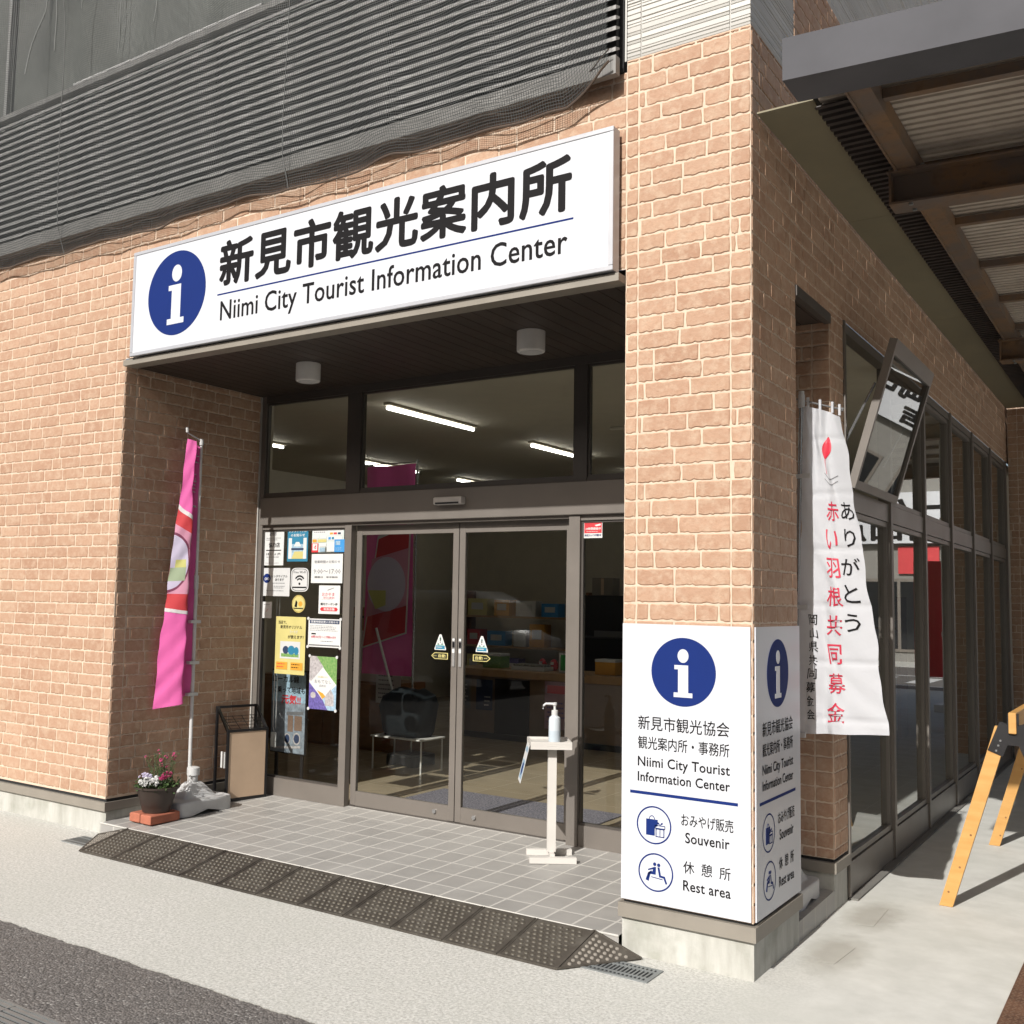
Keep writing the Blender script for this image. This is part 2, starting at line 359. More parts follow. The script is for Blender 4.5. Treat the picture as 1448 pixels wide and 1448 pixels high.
def lettering(body, place, mat, parent, bold=0., spacing=1.0, name="lettering", res=3, thick=0.):
    """place(a,b) maps the text's unit square to a world point; thick (metres) fattens the strokes on every side."""
    mb = MB(); vs, fs, _ = text_mesh(body, bold if bold < .004 and not thick else 0., spacing, res)
    if bold >= .004 and not thick:
        thick = bold*(place(0, 1)-place(0, 0)).length*.75
    lu = (place(1, 0)-place(0, 0)).length; lv = (place(0, 1)-place(0, 0)).length
    W_ = (place(1, 0)-place(0, 0)).cross(place(0, 1)-place(0, 0)).normalized()
    offs = [(0, 0)]
    if thick: offs += [(math.cos(k*math.pi/4), math.sin(k*math.pi/4)) for k in range(8)]
    for i, (oa, ob) in enumerate(offs):
        mb.add([place(a+oa*thick/lu, b+ob*thick/lv)+W_*.00006*i for a, b in vs], fs)
    return mb.build(name, mat, parent)
def flat(org, U, V):
    org, U, V = Vector(org), Vector(U), Vector(V); return lambda a, b: org+U*a+V*b
def circ(n, r, cx=0, cy=0, ry=None): return [(cx+r*math.cos(2*math.pi*k/n), cy+(ry or r)*math.sin(2*math.pi*k/n)) for k in range(n)]

def bricks(name, org, U, Nn, u0, u1, z0, z1, parent, cuts=(), h=.0042, course=.083, zref=.25, seed=1):
    """Moulded brick-pattern cladding: irregular raised bricks on a mortar sheet, one mesh."""
    rng = random.Random(seed); org, U, Nn = Vector(org), Vector(U), Vector(Nn); Z = Vector((0, 0, 1)); mb = MB()
    P = lambda u, z, d: org+U*u+Z*z+Nn*d
    flip = U.cross(Z).dot(Nn) < 0
    def addf(vs, fs, mi, tone=.5): mb.add(vs, [tuple(reversed(f)) for f in fs] if flip else fs, mi, tone)
    addf([P(u0, z0, 0), P(u1, z0, 0), P(u1, z1, 0), P(u0, z1, 0)], [(0, 1, 2, 3)], 1)
    for uu, dd in ((u0, 1), (u1, -1)): pass
    g = .0029; ncut = sorted([c for c in cuts if u0 < c < u1]); segs = []; a = u0
    for c in ncut+[u1]: segs.append((a, c)); a = c
    k = int(math.floor((z0-zref)/course+1e-4)); 
    while zref+k*course < z1-.006:
        b0 = max(z0, zref+k*course)+g; b1 = min(z1, zref+(k+1)*course)-g; k += 1
        if b1-b0 < .012: continue
        for (s0, s1) in segs:
            u = s0-rng.random()*.2
            while u < s1-.002:
                ln = rng.choice((.115, .165, .205, .225, .235, .25, .26)); e0 = max(u, s0)+(g if u > s0 else .002); e1 = min(u+ln, s1)-(g if u+ln < s1 else .002); u += ln
                if s1-u < .05 and u < s1: e1 = s1-.002; u = s1+1
                if e1-e0 < .015: continue
                nl = max(4, int((e1-e0)/.014)); jj = .0062; w = e1-e0
                def jit(a): return rng.uniform(-a, a*.35)
                chip = [rng.random() < .16 for _ in range(4)]
                out = []
                for i in range(nl): out.append([e0+w*i/nl, b0+rng.uniform(-.0015, jj) if rng.random() < .75 else b0-.001]) 
                out.append([e1, b0]); out.append([e1+jit(.003), (b0+b1)/2]); 
                for i in range(nl): out.append([e1-w*i/nl, b1+jit(jj*.45)])
                out.append([e0, b1]); out.append([e0-jit(.003), (b0+b1)/2])
                # knock the corners off
                cr = .0042
                m = len(out)
                for ci, (sx, sz) in ((0, (1, 1)), (nl, (-1, 1)), (nl+2, (-1, -1)), (2*nl+2, (1, -1))):
                    if ci < m: out[ci][0] += sx*cr*rng.uniform(.2, 1.2); out[ci][1] += sz*cr*rng.uniform(.1, .9)
                for q in out: q[1] = min(max(q[1], b0-.004), b1+.004)
                cu, cz = (e0+e1)/2, (b0+b1)/2
                lift = h*rng.uniform(.8, 1.25)
                ring1 = [(u_, z_, 0.0003) for u_, z_ in out]
                ring2 = []
                for u_, z_ in out:
                    ku = max(0., 1-.0045/max(.004, abs(u_-cu))) if abs(u_-cu) > .0045 else .2
                    kz = max(0., 1-.0045/max(.004, abs(z_-cz))) if abs(z_-cz) > .0045 else .2
                    ring2.append((cu+(u_-cu)*ku, cz+(z_-cz)*kz, lift))
                vs = [P(*q) for q in ring1+ring2]
                fs = [(i, (i+1) % m, m+(i+1) % m, m+i) for i in range(m)]+[tuple(range(m, 2*m))]
                addf(vs, fs, 0, max(.01, min(.99, rng.gauss(.52, .24))))
    return mb.build(name, [BRICK, MORTAR], parent)

def siding(name, org, U, Nn, u0, u1, z0, z1, parent, cuts=()):
    org, U, Nn = Vector(org), Vector(U), Vector(Nn); Z = Vector((0, 0, 1)); mb = MB(); flip = U.cross(Z).dot(Nn) < 0
    rng = random.Random(3); prof = [(z0, 0)]; z = z0
    while z < z1:
        w = rng.choice((.008, .010, .014, .022)); prof += [(min(z+w, z1), rng.choice((0, .0015, .003))), (min(z+w+.0025, z1), -.004), (min(z+w+.005, z1), -.004)]; z += w+.007
        prof.append((min(z, z1), rng.choice((0, .002))))
    edges = [u0]+sorted(c for c in cuts if u0 < c < u1)+[u1]
    for a, b in zip(edges[:-1], edges[1:]):
        a2 = a+(.003 if a != u0 else 0); b2 = b-(.003 if b != u1 else 0)
        vs = [org+U*a2+Z*q+Nn*dd for q, dd in prof]+[org+U*b2+Z*q+Nn*dd for q, dd in prof]; n = len(prof)
        fs = [(i, n+i, n+i+1, i+1) for i in range(n-1)]; mb.add(vs, [tuple(reversed(f)) for f in fs] if flip else fs)
    mb.add([org+U*u+Z*q+Nn*-.006 for u, q in ((u0, z0), (u1, z0), (u1, z1), (u0, z1))], [(0, 1, 2, 3)])
    return mb.build(name, SIDING, parent)

# ================================================================== SETTING: ground
mb = MB(); mb.add([(-150, -150, -.0045), (150, -150, -.0045), (150, 150, -.0045), (-150, 150, -.0045)], [(0, 1, 2, 3)])
tag(mb.build("asphalt_ground", ASPH, loc=(0, 0, -.0045)), kind='structure')
rng = random.Random(5); xs = [-40]+[-6+.02*i for i in range(451)]+[30]
fr = [(x, -1.5+(rng.uniform(-.006, .006)+.003*math.sin(x*9)+.004*math.sin(x*23) if -6 <= x <= 3.1 else 0)) for x in xs]
mb = MB(); n = len(fr)
vs = [(x, y, 0) for x, y in fr]+[(x, y+.004, -.006) for x, y in fr]+[(30, 60, 0), (-40, 60, 0)]
mb.add(vs, [tuple(list(range(n))+[2*n, 2*n+1])]+[(i+1, i, n+i, n+i+1) for i in range(n-1)])
tag(mb.build("concrete_apron", CONC, loc=(0, 0, 0)), kind='structure')

# ================================================================== BUILDING
B = empty("information_center_building", (0, 0, 0), "two storey information centre in tan brick with grey louvred upper floor and deep porch", "building")
XL, W, D = -4.56, .642, .67
FX, FNN = Vector((1, 0, 0)), Vector((0, -1, 0)); SY, SN = Vector((0, 1, 0)), Vector((1, 0, 0))
bricks("brick_wall", (0, 0, 0), FX, FNN, -9.5, XL, .237, 4.36, B, cuts=(-4.66, -7.4), seed=11)
bricks("brick_lintel", (0, 0, 0), FX, FNN, XL, -W, 3.33, 4.36, B, cuts=(-4.45, -2.6), seed=12)
PIL = bricks("brick_pillar", (0, 0, 0), FX, FNN, -W, 0, .25, 4.42, B, cuts=(-.575, -.10), seed=13)
bricks("brick_pillar_side", (0, 0, 0), SY, SN, 0, D, .25, 4.42, B, cuts=(.10, .58), seed=14)
bricks("brick_pillar_side", (-W, 0, 0), SY, -SN, 0, D, .25, 3.3, B, cuts=(.10,), seed=15)
bricks("brick_pillar_back", (0, D, 0), FX, -FNN, -W, 0, .25, 3.3, B, seed=16)
bricks("porch_side_wall", (XL, 0, 0), SY, SN, 0, 1.40, .237, 3.285, B, cuts=(.10,), seed=17)
bricks("brick_lintel", (0, 0, 0), SY, SN, D, 1.32, 3.33, 5.21, B, seed=18)
bricks("brick_pier", (0, 1.32, 0), FX, FNN, -.30, 0, .28, 3.30, B, cuts=(-.10,), seed=19)
bricks("brick_pier_side", (0, 0, 0), SY, SN, 1.32, 1.60, .28, 3.36, B, cuts=(1.42,), seed=20)
bricks("side_wall", (0, 0, 0), SY, SN, 1.32, 10.2, 3.36, 5.21, B, cuts=(1.42, 3.9, 6.6), seed=21)
bricks("side_wall", (0, 0, 0), SY, SN, D, .78, 4.42, 5.21, B, seed=22)
bricks("far_wing_wall", (0, 8.72, 0), FX, FNN, .02, .52, .0, 4.6, B, cuts=(.12,), seed=23)
mb = MB(); mb.box(.021, .518, 8.726, 9.3, 0, 4.6); mb.build("far_wing_core", TERRA, B)
siding("pillar_siding", (0, 0, 0), FX, FNN, -W, 0, 4.422, 7.6, B, cuts=(-.565, -.10))
siding("pillar_siding", (0, 0, 0), SY, SN, 0, .74, 4.422, 7.6, B)
siding("side_siding", (-.03, 0, 0), SY, SN, .74, 10.2, 5.21, 7.6, B)
mb = MB(); mb.box(-.66, -W-.004, .0, .74, 4.42, 7.6); mb.build("tower_return", SIDING, B)
# plinth and its metal cap
mb = MB(); mb.box(-9.5, XL-.002, .012, .10, -.02, .15); mb.box(XL-.10, XL-.002, .10, 1.36, -.02, .15); mb.build("concrete_plinth", PLINTH, B)
mb = MB(); mb.box(-W, 0, .006, D, -.02, .17); mb.build("concrete_plinth", PLINTH, B)
mb = MB(); mb.box(-.30, -.004, 1.326, 1.60, -.02, .20); mb.build("concrete_plinth", PLINTH, B)
mb = MB(); mb.box(-9.5, XL+.012, -.012, .09, .155, .215); mb.box(XL-.09, XL+.012, .09, 1.36, .155, .215); mb.build("plinth_cap", CAP, B)
mb = MB(); mb.box(-W-.012, .016, -.016, D+.012, .172, .238); mb.build("plinth_cap", CAP, B)
mb = MB(); mb.box(-.31, .014, 1.306, 1.60, .205, .262); mb.build("plinth_cap", CAP, B)
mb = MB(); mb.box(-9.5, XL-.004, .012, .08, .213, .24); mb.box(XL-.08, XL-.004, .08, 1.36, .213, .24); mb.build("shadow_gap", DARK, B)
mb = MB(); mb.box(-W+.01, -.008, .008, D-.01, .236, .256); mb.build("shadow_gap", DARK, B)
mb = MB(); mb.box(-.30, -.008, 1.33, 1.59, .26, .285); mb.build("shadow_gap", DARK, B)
# porch soffit, edge trim
mb = MB(); x = XL+.006
while x < -.03:
    mb.box(x, min(x+.096, -.012), .03, 1.42, 3.283, 3.30); x += .1
mb.build("porch_soffit", SOFFIT, B)
mb = MB(); mb.box(XL, -.006, .03, 1.6, 3.302, 3.34); mb.build("soffit_backing", DARK, B)
mb = MB(); mb.box(XL+.07, -W-.004, -.075, .028, 3.256, 3.296); mb.build("soffit_edge_trim", CAP, B)
mb = MB(); mb.box(-.026, .010, D+.004, 1.316, 3.272, 3.327); mb.build("soffit_edge_trim", FRAME_D, B)
# porch slab: tiled, falls a little to the front
mb = MB(); zf, zb = .085, .112
vs = [(XL, -.03, zf), (-W, -.03, zf), (-W, D, (zf+zb)/2), (-.004, D, (zf+zb)/2), (-.004, 1.33, zb), (-.30, 1.33, zb), (-.30, 1.44, zb), (XL, 1.44, zb)]
mb.add(vs, [tuple(range(8))]); mb.add([(XL, -.03, zf), (-W, -.03, zf), (-W, -.03, -.02), (XL, -.03, -.02)], [(0, 3, 2, 1)])
mb.add([(-.004, D, (zf+zb)/2), (-.004, 1.33, zb), (-.004, 1.33, -.02), (-.004, D, -.02)], [(0, 3, 2, 1)])
tag(mb.build("porch_floor", TILE), kind='structure')
mb = MB(); mb.box(XL, -W, -.0345, -.022, zf-.008, zf+.0025, bev=.003); mb.build("porch_nosing", M("nosing_pale", (.62, .60, .55), .6), B)

# ---------------------------------------------------------------- entrance glazing (plane y=1.36)
G0, G1 = 1.345, 1.40
gf = MB()
gf.box(XL+.001, -4.50, G0, G1, .112, 3.283); gf.box(-3.62, -3.555, G0, G1, .112, 2.225); gf.box(-1.68, -1.60, G0-.01, G1, .112, 2.225); gf.box(-.36, -.302, G0, G1, .112, 3.283)
gf.box(-4.50, -3.62, G0, G1, .112, .245); gf.box(-1.60, -.36, G0, G1, .112, .245)
gf.box(-4.50, -3.62, G0+.004, G1, 2.19, 2.226); gf.box(-1.60, -.36, G0+.004, G1, 2.19, 2.226)
gf.box(-4.50, -.36, G0-.03, G1+.05, 2.226, 2.445, bev=.004)
gf.box(-3.555, -1.68, G0, G1, 2.226-.02, 2.2255)
gf.build("entrance_frame", FRAME, B)
gf = MB()
gf.box(-4.50, -.36, G0, G1, 3.225, 3.283); gf.box(-3.625, -3.49, G0, G1, 2.446, 3.2245); gf.box(-1.655, -1.56, G0, G1, 2.446, 3.2245); gf.box(-4.50, -.36, G0+.006, G1, 2.4455, 2.475)
gf.build("transom_frame", FRAME_D, B)
gf = MB(); gf.box(XL+.002, XL+.016, G0-.012, G0-.001, .22, 3.28); gf.build("jamb_bead", M("pale_bead", (.5, .48, .44), .5), B)
def pane(x0, x1, y, z0, z1, parent, mat=GLASS):
    mb = MB(); mb.add([(x0, y, z0), (x1, y, z0), (x1, y, z1), (x0, y, z1)], [(0, 1, 2, 3)]); return mb.build("pane", mat, parent)
def sash(x0, x1, z0, z1, parent):
    mb = MB(); e = .014
    for a, b, c, d in ((x0, x0+e, z0, z1), (x1-e, x1, z0, z1), (x0+e, x1-e, z0, z0+e), (x0+e, x1-e, z1-e, z1)): mb.box(a, b, 1.36, 1.392, c, d)
    w = mb.build("window", FRAME_D, parent); pane(x0+e, x1-e, 1.376, z0+e, z1-e, w); return w
sash(-4.50, -3.62, .245, 2.19, B); sash(-1.60, -.36, .245, 2.19, B)
sash(-4.50, -3.625, 2.475, 3.225, B); sash(-3.49, -1.655, 2.475, 3.225, B); sash(-1.56, -.36, 2.475, 3.225, B)
def leaf(x0, x1, near):
    mb = MB(); y0, y1 = 1.405, 1.435
    mb.box(x0, x0+(.05 if near else .052), y0, y1, .12, 2.205, bev=.003); mb.box(x1-.05, x1, y0, y1, .12, 2.205, bev=.003)
    mb.box(x0+.05, x1-.05, y0+.002, y1, .12, .225); mb.box(x0+.05, x1-.05, y0+.002, y1, 2.135, 2.205)
    d = mb.build("sliding_door", FRAME, B); pane(x0+.05, x1-.05, 1.42, .225, 2.135, d); return d
dl = leaf(-3.55, -2.603, 0); dr = leaf(-2.597, -1.685, 1)
for d, xc, sgn in ((dl, -2.628, -1), (dr, -2.572, 1)):
    mb = MB(); mb.box(xc-.011, xc+.011, 1.398, 1.4045, 1.19, 1.39); mb.build("door_label_strip", M("label_grey", (.30, .29, .28), .5), d)
    mb = MB(); mb.box(xc-.010, xc+.010, 1.3965, 1.3975, 1.285, 1.312); mb.build("touch_label", INKW, d); mb = MB(); mb.box(xc-.009, xc+.009, 1.3965, 1.3975, 1.37, 1.385); mb.build("touch_label", INKW, d)
    mb = MB(); mb.box(xc-.009, xc+.009, 1.3965, 1.3975, 1.322, 1.362); mb.build("touch_mark", INK, d)
    mb = MB(); mb.tube([(xc+sgn*.14, 1.4065, .172), (xc+sgn*.14, 1.395, .172)], .015, 14); mb.build("lock_knob", CHROME, d, True)
for x0, x1 in ((-3.555, -3.55), (-1.685, -1.68)): pass
mb = MB(); mb.box(-3.555, -1.68, 1.40, 1.45, .105, .119); mb.build("door_track", FRAME_D, B)
mb = MB(); mb.box(-2.73, -2.49, 1.255, 1.3145, 2.325, 2.378, bev=.006); so = mb.build("door_sensor", M("sensor_grey", (.62, .59, .56), .4), B)
mb = MB(); mb.box(-2.71, -2.51, 1.252, 1.256, 2.327, 2.34); mb.build("sensor_lens", BLACKM, so)

# ---------------------------------------------------------------- side windows along x=0
Y0, PITCH = 1.605, 1.1644
mb = MB(); mb2 = MB()
for k in range(7):
    y = Y0+PITCH*k
    mb.box(-.07, .012, y-.012 if k else Y0, y+.045 if k else Y0+.03, .02, 3.36)
mb.box(-.07, -.002, Y0, Y0+PITCH*6, 3.30, 3.36); mb.box(-.07, -.004, Y0, Y0+PITCH*6, 2.24, 2.36); mb.box(-.07, -.001, Y0, Y0+PITCH*6, .015, .20)
mb.build("side_window_frame", FRAME, B)
SASH_Z0, SASH_Z1 = 2.372, 3.292
def ypane(x, y0, y1, z0, z1, parent, mat=GLASS_SIDE):
    mb = MB(); mb.add([(x, y0, z0), (x, y1, z0), (x, y1, z1), (x, y0, z1)], [(0, 1, 2, 3)]); return mb.build("pane", mat, parent)
def ysash(y0, y1, z0, z1, x0, x1, e=.032):
    mb = MB()
    for a, b, c, d in ((y0, y0+e, z0, z1), (y1-e, y1, z0, z1), (y0+e, y1-e, z0, z0+e), (y0+e, y1-e, z1-e, z1)): mb.box(x0, x1, a, b, c, d)
    w = mb.build("side_window", FRAME, B); ypane((x0+x1)/2, y0+e, y1-e, z0+e, z1-e, w); return w
for k in range(6):
    a, b = Y0+PITCH*k+.05, Y0+PITCH*(k+1)-.014
    ysash(a, b, .205, 2.235, -.055, -.012)
    if k: ysash(a, b, 2.365, 3.295, -.055, -.012)
# open smoke vent: hinged at its foot, its head leaning out
a, b = Y0+.05, Y0+PITCH-.014
pb, pt = Vector((.005, 0, 2.372)), Vector((.255, 0, 3.235)); dv = (pt-pb).normalized(); nv = Vector((dv.z, 0, -dv.x))
mb = MB(); Lh = (pt-pb).length
def sp(y, t, w): return Vector((pb.x, y, pb.z))+dv*t+nv*w
for y0_, y1_, t0, t1 in ((a, a+.034, 0, Lh), (b-.034, b, 0, Lh), (a+.034, b-.034, 0, .05), (a+.034, b-.034, Lh-.09, Lh)):
    vs = [sp(y, t, w) for w in (0, .045) for t in (t0, t1) for y in (y0_, y1_)]
    mb.add(vs, [(0, 2, 3, 1), (4, 5, 7, 6), (0, 1, 5, 4), (1, 3, 7, 5), (3, 2, 6, 7), (2, 0, 4, 6)])
vent = mb.build("open_vent_window", FRAME, B)
mb = MB(); mb.add([sp(a+.034, .05, .03), sp(b-.034, .05, .03), sp(b-.034, Lh-.09, .03), sp(a+.034, Lh-.09, .03)], [(0, 1, 2, 3)]); mb.build("pane", glass_mat("vent_glass", (.40, .42, .41), base=.14), vent)
mb = MB(); mb.tube([(-.02, a+.02, 2.62), (.165, a+.02, 2.98)], .008, 8); mb.tube([(-.03, b-.02, 2.62), (.165, b-.02, 2.98)], .008, 8); mb.build("stay_arm", CHROME, vent, True)
# window plinth strip in front of the glazing
mb = MB(); mb.box(.0, .05, 1.62, 8.7, -.01, .012); mb.build("sill_strip", M("sill_dark_concrete", (.20, .19, .17), .8), B)

# ---------------------------------------------------------------- louvred upper storey
LV = MB()
LV.box(-12, -.656, -.105, -.06, 4.315, 4.412); LV.box(-12, -.656, -.115, -.03, 5.44, 5.48)
lou = LV.build("louver_screen", M("louver_rail", (.24, .235, .22), .5, .1), B)
mb = MB(); z = 4.435; i = 0
while z < 5.43:
    mb.add([(x, y, zz) for x in (-12, -.66) for y, zz in ((-.10, z), (-.10, z+.021), (-.055, z+.036), (-.055, z+.026))], [(0, 1, 5, 4), (1, 2, 6, 5), (2, 3, 7, 6), (3, 0, 4, 7), (0, 3, 2, 1), (4, 5, 6, 7)]); z += .0555; i += 1
sl = mb.build("louver_slats", SLAT, lou)
for x in (-.70, -2.2, -3.7, -5.2, -6.7, -8.2):
    mb = MB(); mb.box(x-.02, x+.02, -.05, -.02, 4.41, 5.44); mb.build("louver_post", DARK, lou)
mb = MB(); mb.box(-12, -.656, -.015, .01, 4.36, 5.43); mb.build("louver_backing", DARK, lou)
mb = MB(); mb.box(-12, -.66, .0, .02, 4.362, 4.37); mb.build("wall_top_flashing", DARK, lou)
mb = MB(); mb.tube([(-5.2, -.10, 5.497), (-3.2, -.10, 5.497)], .011, 8); mb.build("rail_conduit", WHITEPL, lou, True)
mb = MB(); mb.box(-12, -.66, .42, .5, 5.361, 8.39); mb.box(-12, -.66, .02, .5, 5.30, 5.36); mb.build("balcony_back_wall", M("balcony_grey", (.13, .138, .125), .8, var=.3, vscale=1.2), B)
mb = MB(); mb.box(-12, 0, -.1, 10, 8.4, 8.5); mb.build("upper_roof", DARK, B)
mb = MB(); mb.box(-6.9, -6.86, .35, .39, 5.361, 8.39); mb.build("balcony_post", M("pipe_grey", (.3, .3, .29), .5), B)

# ---------------------------------------------------------------- interior shell
mb = MB(); mb.add([(-8.2, 1.45, .105), (-.07, 1.45, .105), (-.07, 9.6, .105), (-8.2, 9.6, .105)], [(0, 1, 2, 3)]); tag(mb.build("floor", FLOORT), kind='structure')
mb = MB(); mb.box(-8.2, -.02, 1.42, 9.6, 3.32, 3.36); tag(mb.build("ceiling", INTC), kind='structure')
mb = MB(); mb.box(-8.3, 0, 9.6, 9.7, 0, 3.32); mb.box(-8.3, -8.2, 1.4, 9.6, 0, 3.32); mb.box(-8.3, XL-.01, 1.45, 1.5, 0, 3.32); mb.box(-.09, -.075, Y0+PITCH*6+.1, 9.6, .1, 3.3); mb.box(-.28, -.01, 1.42, 1.60, .1, 3.3)
tag(mb.build("interior_wall", INTW), kind='structure')

# ================================================================== SIGNS
I_STEM = [(-.27, .20), (.16, .20), (.16, -.60), (.29, -.60), (.29, -.735), (-.29, -.735), (-.29, -.60), (-.155, -.60), (-.155, .075), (-.27, .075)]
def emblem(parent, c, U, V, r):
    U, V = Vector(U), Vector(V); Wn = U.cross(V)
    mb = MB(); mb.prism([(a*r, b*r) for a, b in circ(64, 1)], c, U, V, .0012); e = mb.build("info_emblem", NAVY, parent)
    mb = MB(); o = Vector(c)+Wn*.0013
    mb.prism([(a*r, b*r) for a, b in circ(32, .17, .0, .47, .20)], o, U, V, .0008); mb.prism([(a*r, b*r) for a, b in I_STEM], o, U, V, .0008)
    mb.build("letter_i", WHITE_P, e); return e
def rule(parent, c, U, V, w, h, mat=NAVY):
    mb = MB(); mb.prism([(-w/2, -h/2), (w/2, -h/2), (w/2, h/2), (-w/2, h/2)], c, U, V, .0009); return mb.build("rule_line", mat, parent)
S = empty("shop_sign", (-2.52, -.02, 3.306), "long white sign board over the porch, black Japanese heading above Niimi City Tourist Information Center", "sign")
mb = MB(); mb.box(-4.386, -.667, -.094, -.03, 3.306, 4.044); mb.build("sign_box", ALU, S)
mb = MB()
for q in ((-4.388, -.665, 3.304, 3.330), (-4.388, -.665, 4.020, 4.046), (-4.388, -4.362, 3.330, 4.020), (-.691, -.665, 3.330, 4.020)): mb.box(q[0], q[1], -.104, -.0945, q[2], q[3], bev=.003)
mb.build("frame", ALU, S)
mb = MB(); mb.box(-4.362, -.691, -.0995, -.0945, 3.330, 4.020); mb.build("sign_face", WHITE_P, S)
U, V = (1, 0, 0), (0, 0, 1); ys = -.0997
emblem(S, (-3.925, ys, 3.69), U, V, .29)
lettering("新見市観光案内所", flat((-3.50, ys-.0008, 3.665), (2.59, 0, 0), (0, 0, .292)), INK, S, thick=.0095, spacing=1.05, name="japanese_heading")
rule(S, (-2.205, ys, 3.612), U, V, 2.63, .010)
lettering("Niimi City Tourist Information Center", flat((-3.485, ys-.0008, 3.397), (2.56, 0, 0), (0, 0, .168)), INK, S, thick=.0018, spacing=1.03, name="english_heading")

def bag_icon(parent, c, U, V, r):
    U, V = Vector(U), Vector(V); Wn = U.cross(V); mb = MB()
    n = 48; vs = [Vector(c)+U*math.cos(2*math.pi*k/n)*q+V*math.sin(2*math.pi*k/n)*q+Wn*.001 for q in (r, r*.92) for k in range(n)]
    mb.add(vs, [(k, (k+1) % n, n+(k+1) % n, n+k) for k in range(n)]); q = r
    P = lambda pts: mb.prism([(a*q, b*q) for a, b in pts], c, U, V, .001)
    P([(-.45, -.55), (.05, -.55), (.05, -.12), (.22, -.02), (.22, .30), (-.45, .30)])
    for (x0, z0, x1, z1) in ((.10, -.6, .15, -.15), (.55, -.6, .60, -.15), (.10, -.6, .6, -.555), (.10, -.2, .6, -.155), (.33, -.6, .37, -.15), (.05, -.16, .65, -.12), (.05, -.02, .65, .02), (.05, -.16, .09, .02), (.61, -.16, .65, .02)): P([(x0, z0), (x1, z0), (x1, z1), (x0, z1)])
    for a0, sg in ((.33, -1), (.37, 1)): P([(.35, .02), (.35+sg*.16, .10), (.35+sg*.14, .2), (.35+sg*.05, .14)])
    arc = [(-.115+.17*math.cos(t), .30+.2*math.sin(t)) for t in [math.pi*k/10 for k in range(11)]]; arc2 = [(-.115+.13*math.cos(t), .30+.16*math.sin(t)) for t in [math.pi*k/10 for k in range(10, -1, -1)]]; P(arc+arc2)
    return mb.build("souvenir_symbol", NAVY, parent)
def rest_icon(parent, c, U, V, r):
    U, V = Vector(U), Vector(V); Wn = U.cross(V); mb = MB(); n = 48; q = r
    vs = [Vector(c)+U*math.cos(2*math.pi*k/n)*s+V*math.sin(2*math.pi*k/n)*s+Wn*.001 for s in (r, r*.92) for k in range(n)]
    mb.add(vs, [(k, (k+1) % n, n+(k+1) % n, n+k) for k in range(n)])
    P = lambda pts: mb.prism([(a*q, b*q) for a, b in pts], c, U, V, .001)
    P(circ(16, .095, -.06, .42)); P(circ(16, .095, .17, .40))
    P([(-.10, .28), (.02, .28), (.0, -.12), (-.30, -.12), (-.40, -.5), (-.50, -.47), (-.40, -.02), (-.2, .0)]); P([(-.12, .26), (-.45, .12), (-.43, .06), (-.1, .16)])
    P([(-.58, -.45), (-.50, -.47), (-.36, -.12), (-.2, .02), (-.26, .07), (-.44, -.06)])
    P([(.10, .28), (.22, .28), (.30, -.12), (.52, -.14), (.66, -.5), (.57, -.54), (.44, -.24), (.20, -.22)])
    P([(-.25, -.24), (.40, -.30), (.40, -.34), (-.25, -.28)])
    return mb.build("rest_area_symbol", NAVY, parent)
def pillar_sign(root, U, V, org, face):
    """org: world point of the sign's lower left corner on its face; coordinates below run along the face."""
    U, V, org = Vector(U), Vector(V), Vector(org); Wn = U.cross(V); at = lambda a, b, h=0: org+U*a+V*b+Wn*h
    mb = MB(); mb.prism([(0, 0), (face, 0), (face, 1.304), (0, 1.304)], at(0, 0, -.006), U, V, .006); mb.build("sign_panel", WHITE_P, root)
    emblem(root, at(.312, 1.084), U, V, .160)
    T = lambda s, x0, x1, z0, z1, b=0., sp=1., nm="lettering": lettering(s, flat(at(x0, z0, .0012), U*(x1-x0), V*(z1-z0)), INK, root, thick=.0008 if b > 0 else .0003, spacing=sp, name=nm)
    T("新見市観光協会", .085, .535, .802, .868, -.004); T("観光案内所・事務所", .085, .535, .712, .772, -.008)
    T("Niimi City Tourist", .085, .537, .617, .676, .002, 1.04); T("Information Center", .085, .537, .560, .604, .002, 1.04)
    rule(root, at(.31, .506), U, V, .53, .014)
    bag_icon(root, at(.168, .362), U, V, .088); rest_icon(root, at(.178, .146), U, V, .088)
    T("おみやげ販売", .305, .553, .378, .434, -.006); T("Souvenir", .325, .535, .303, .350, .004, 1.04)
    T("休  憩  所", .315, .540, .166, .222, -.006); T("Rest area", .315, .540, .088, .134, .004, 1.04)
ps = empty("pillar_sign", (-.33, -.01, .257), "sunlit white information panel on the front of the corner pillar", "sign")
pillar_sign(ps, (1, 0, 0), (0, 0, 1), (-.640, -.0125, .257), .633)
ps = empty("pillar_sign", (.01, .33, .257), "shaded white information panel on the right hand face of the corner pillar", "sign")
pillar_sign(ps, (0, 1, 0), (0, 0, 1), (.0125, .006, .257), .660)

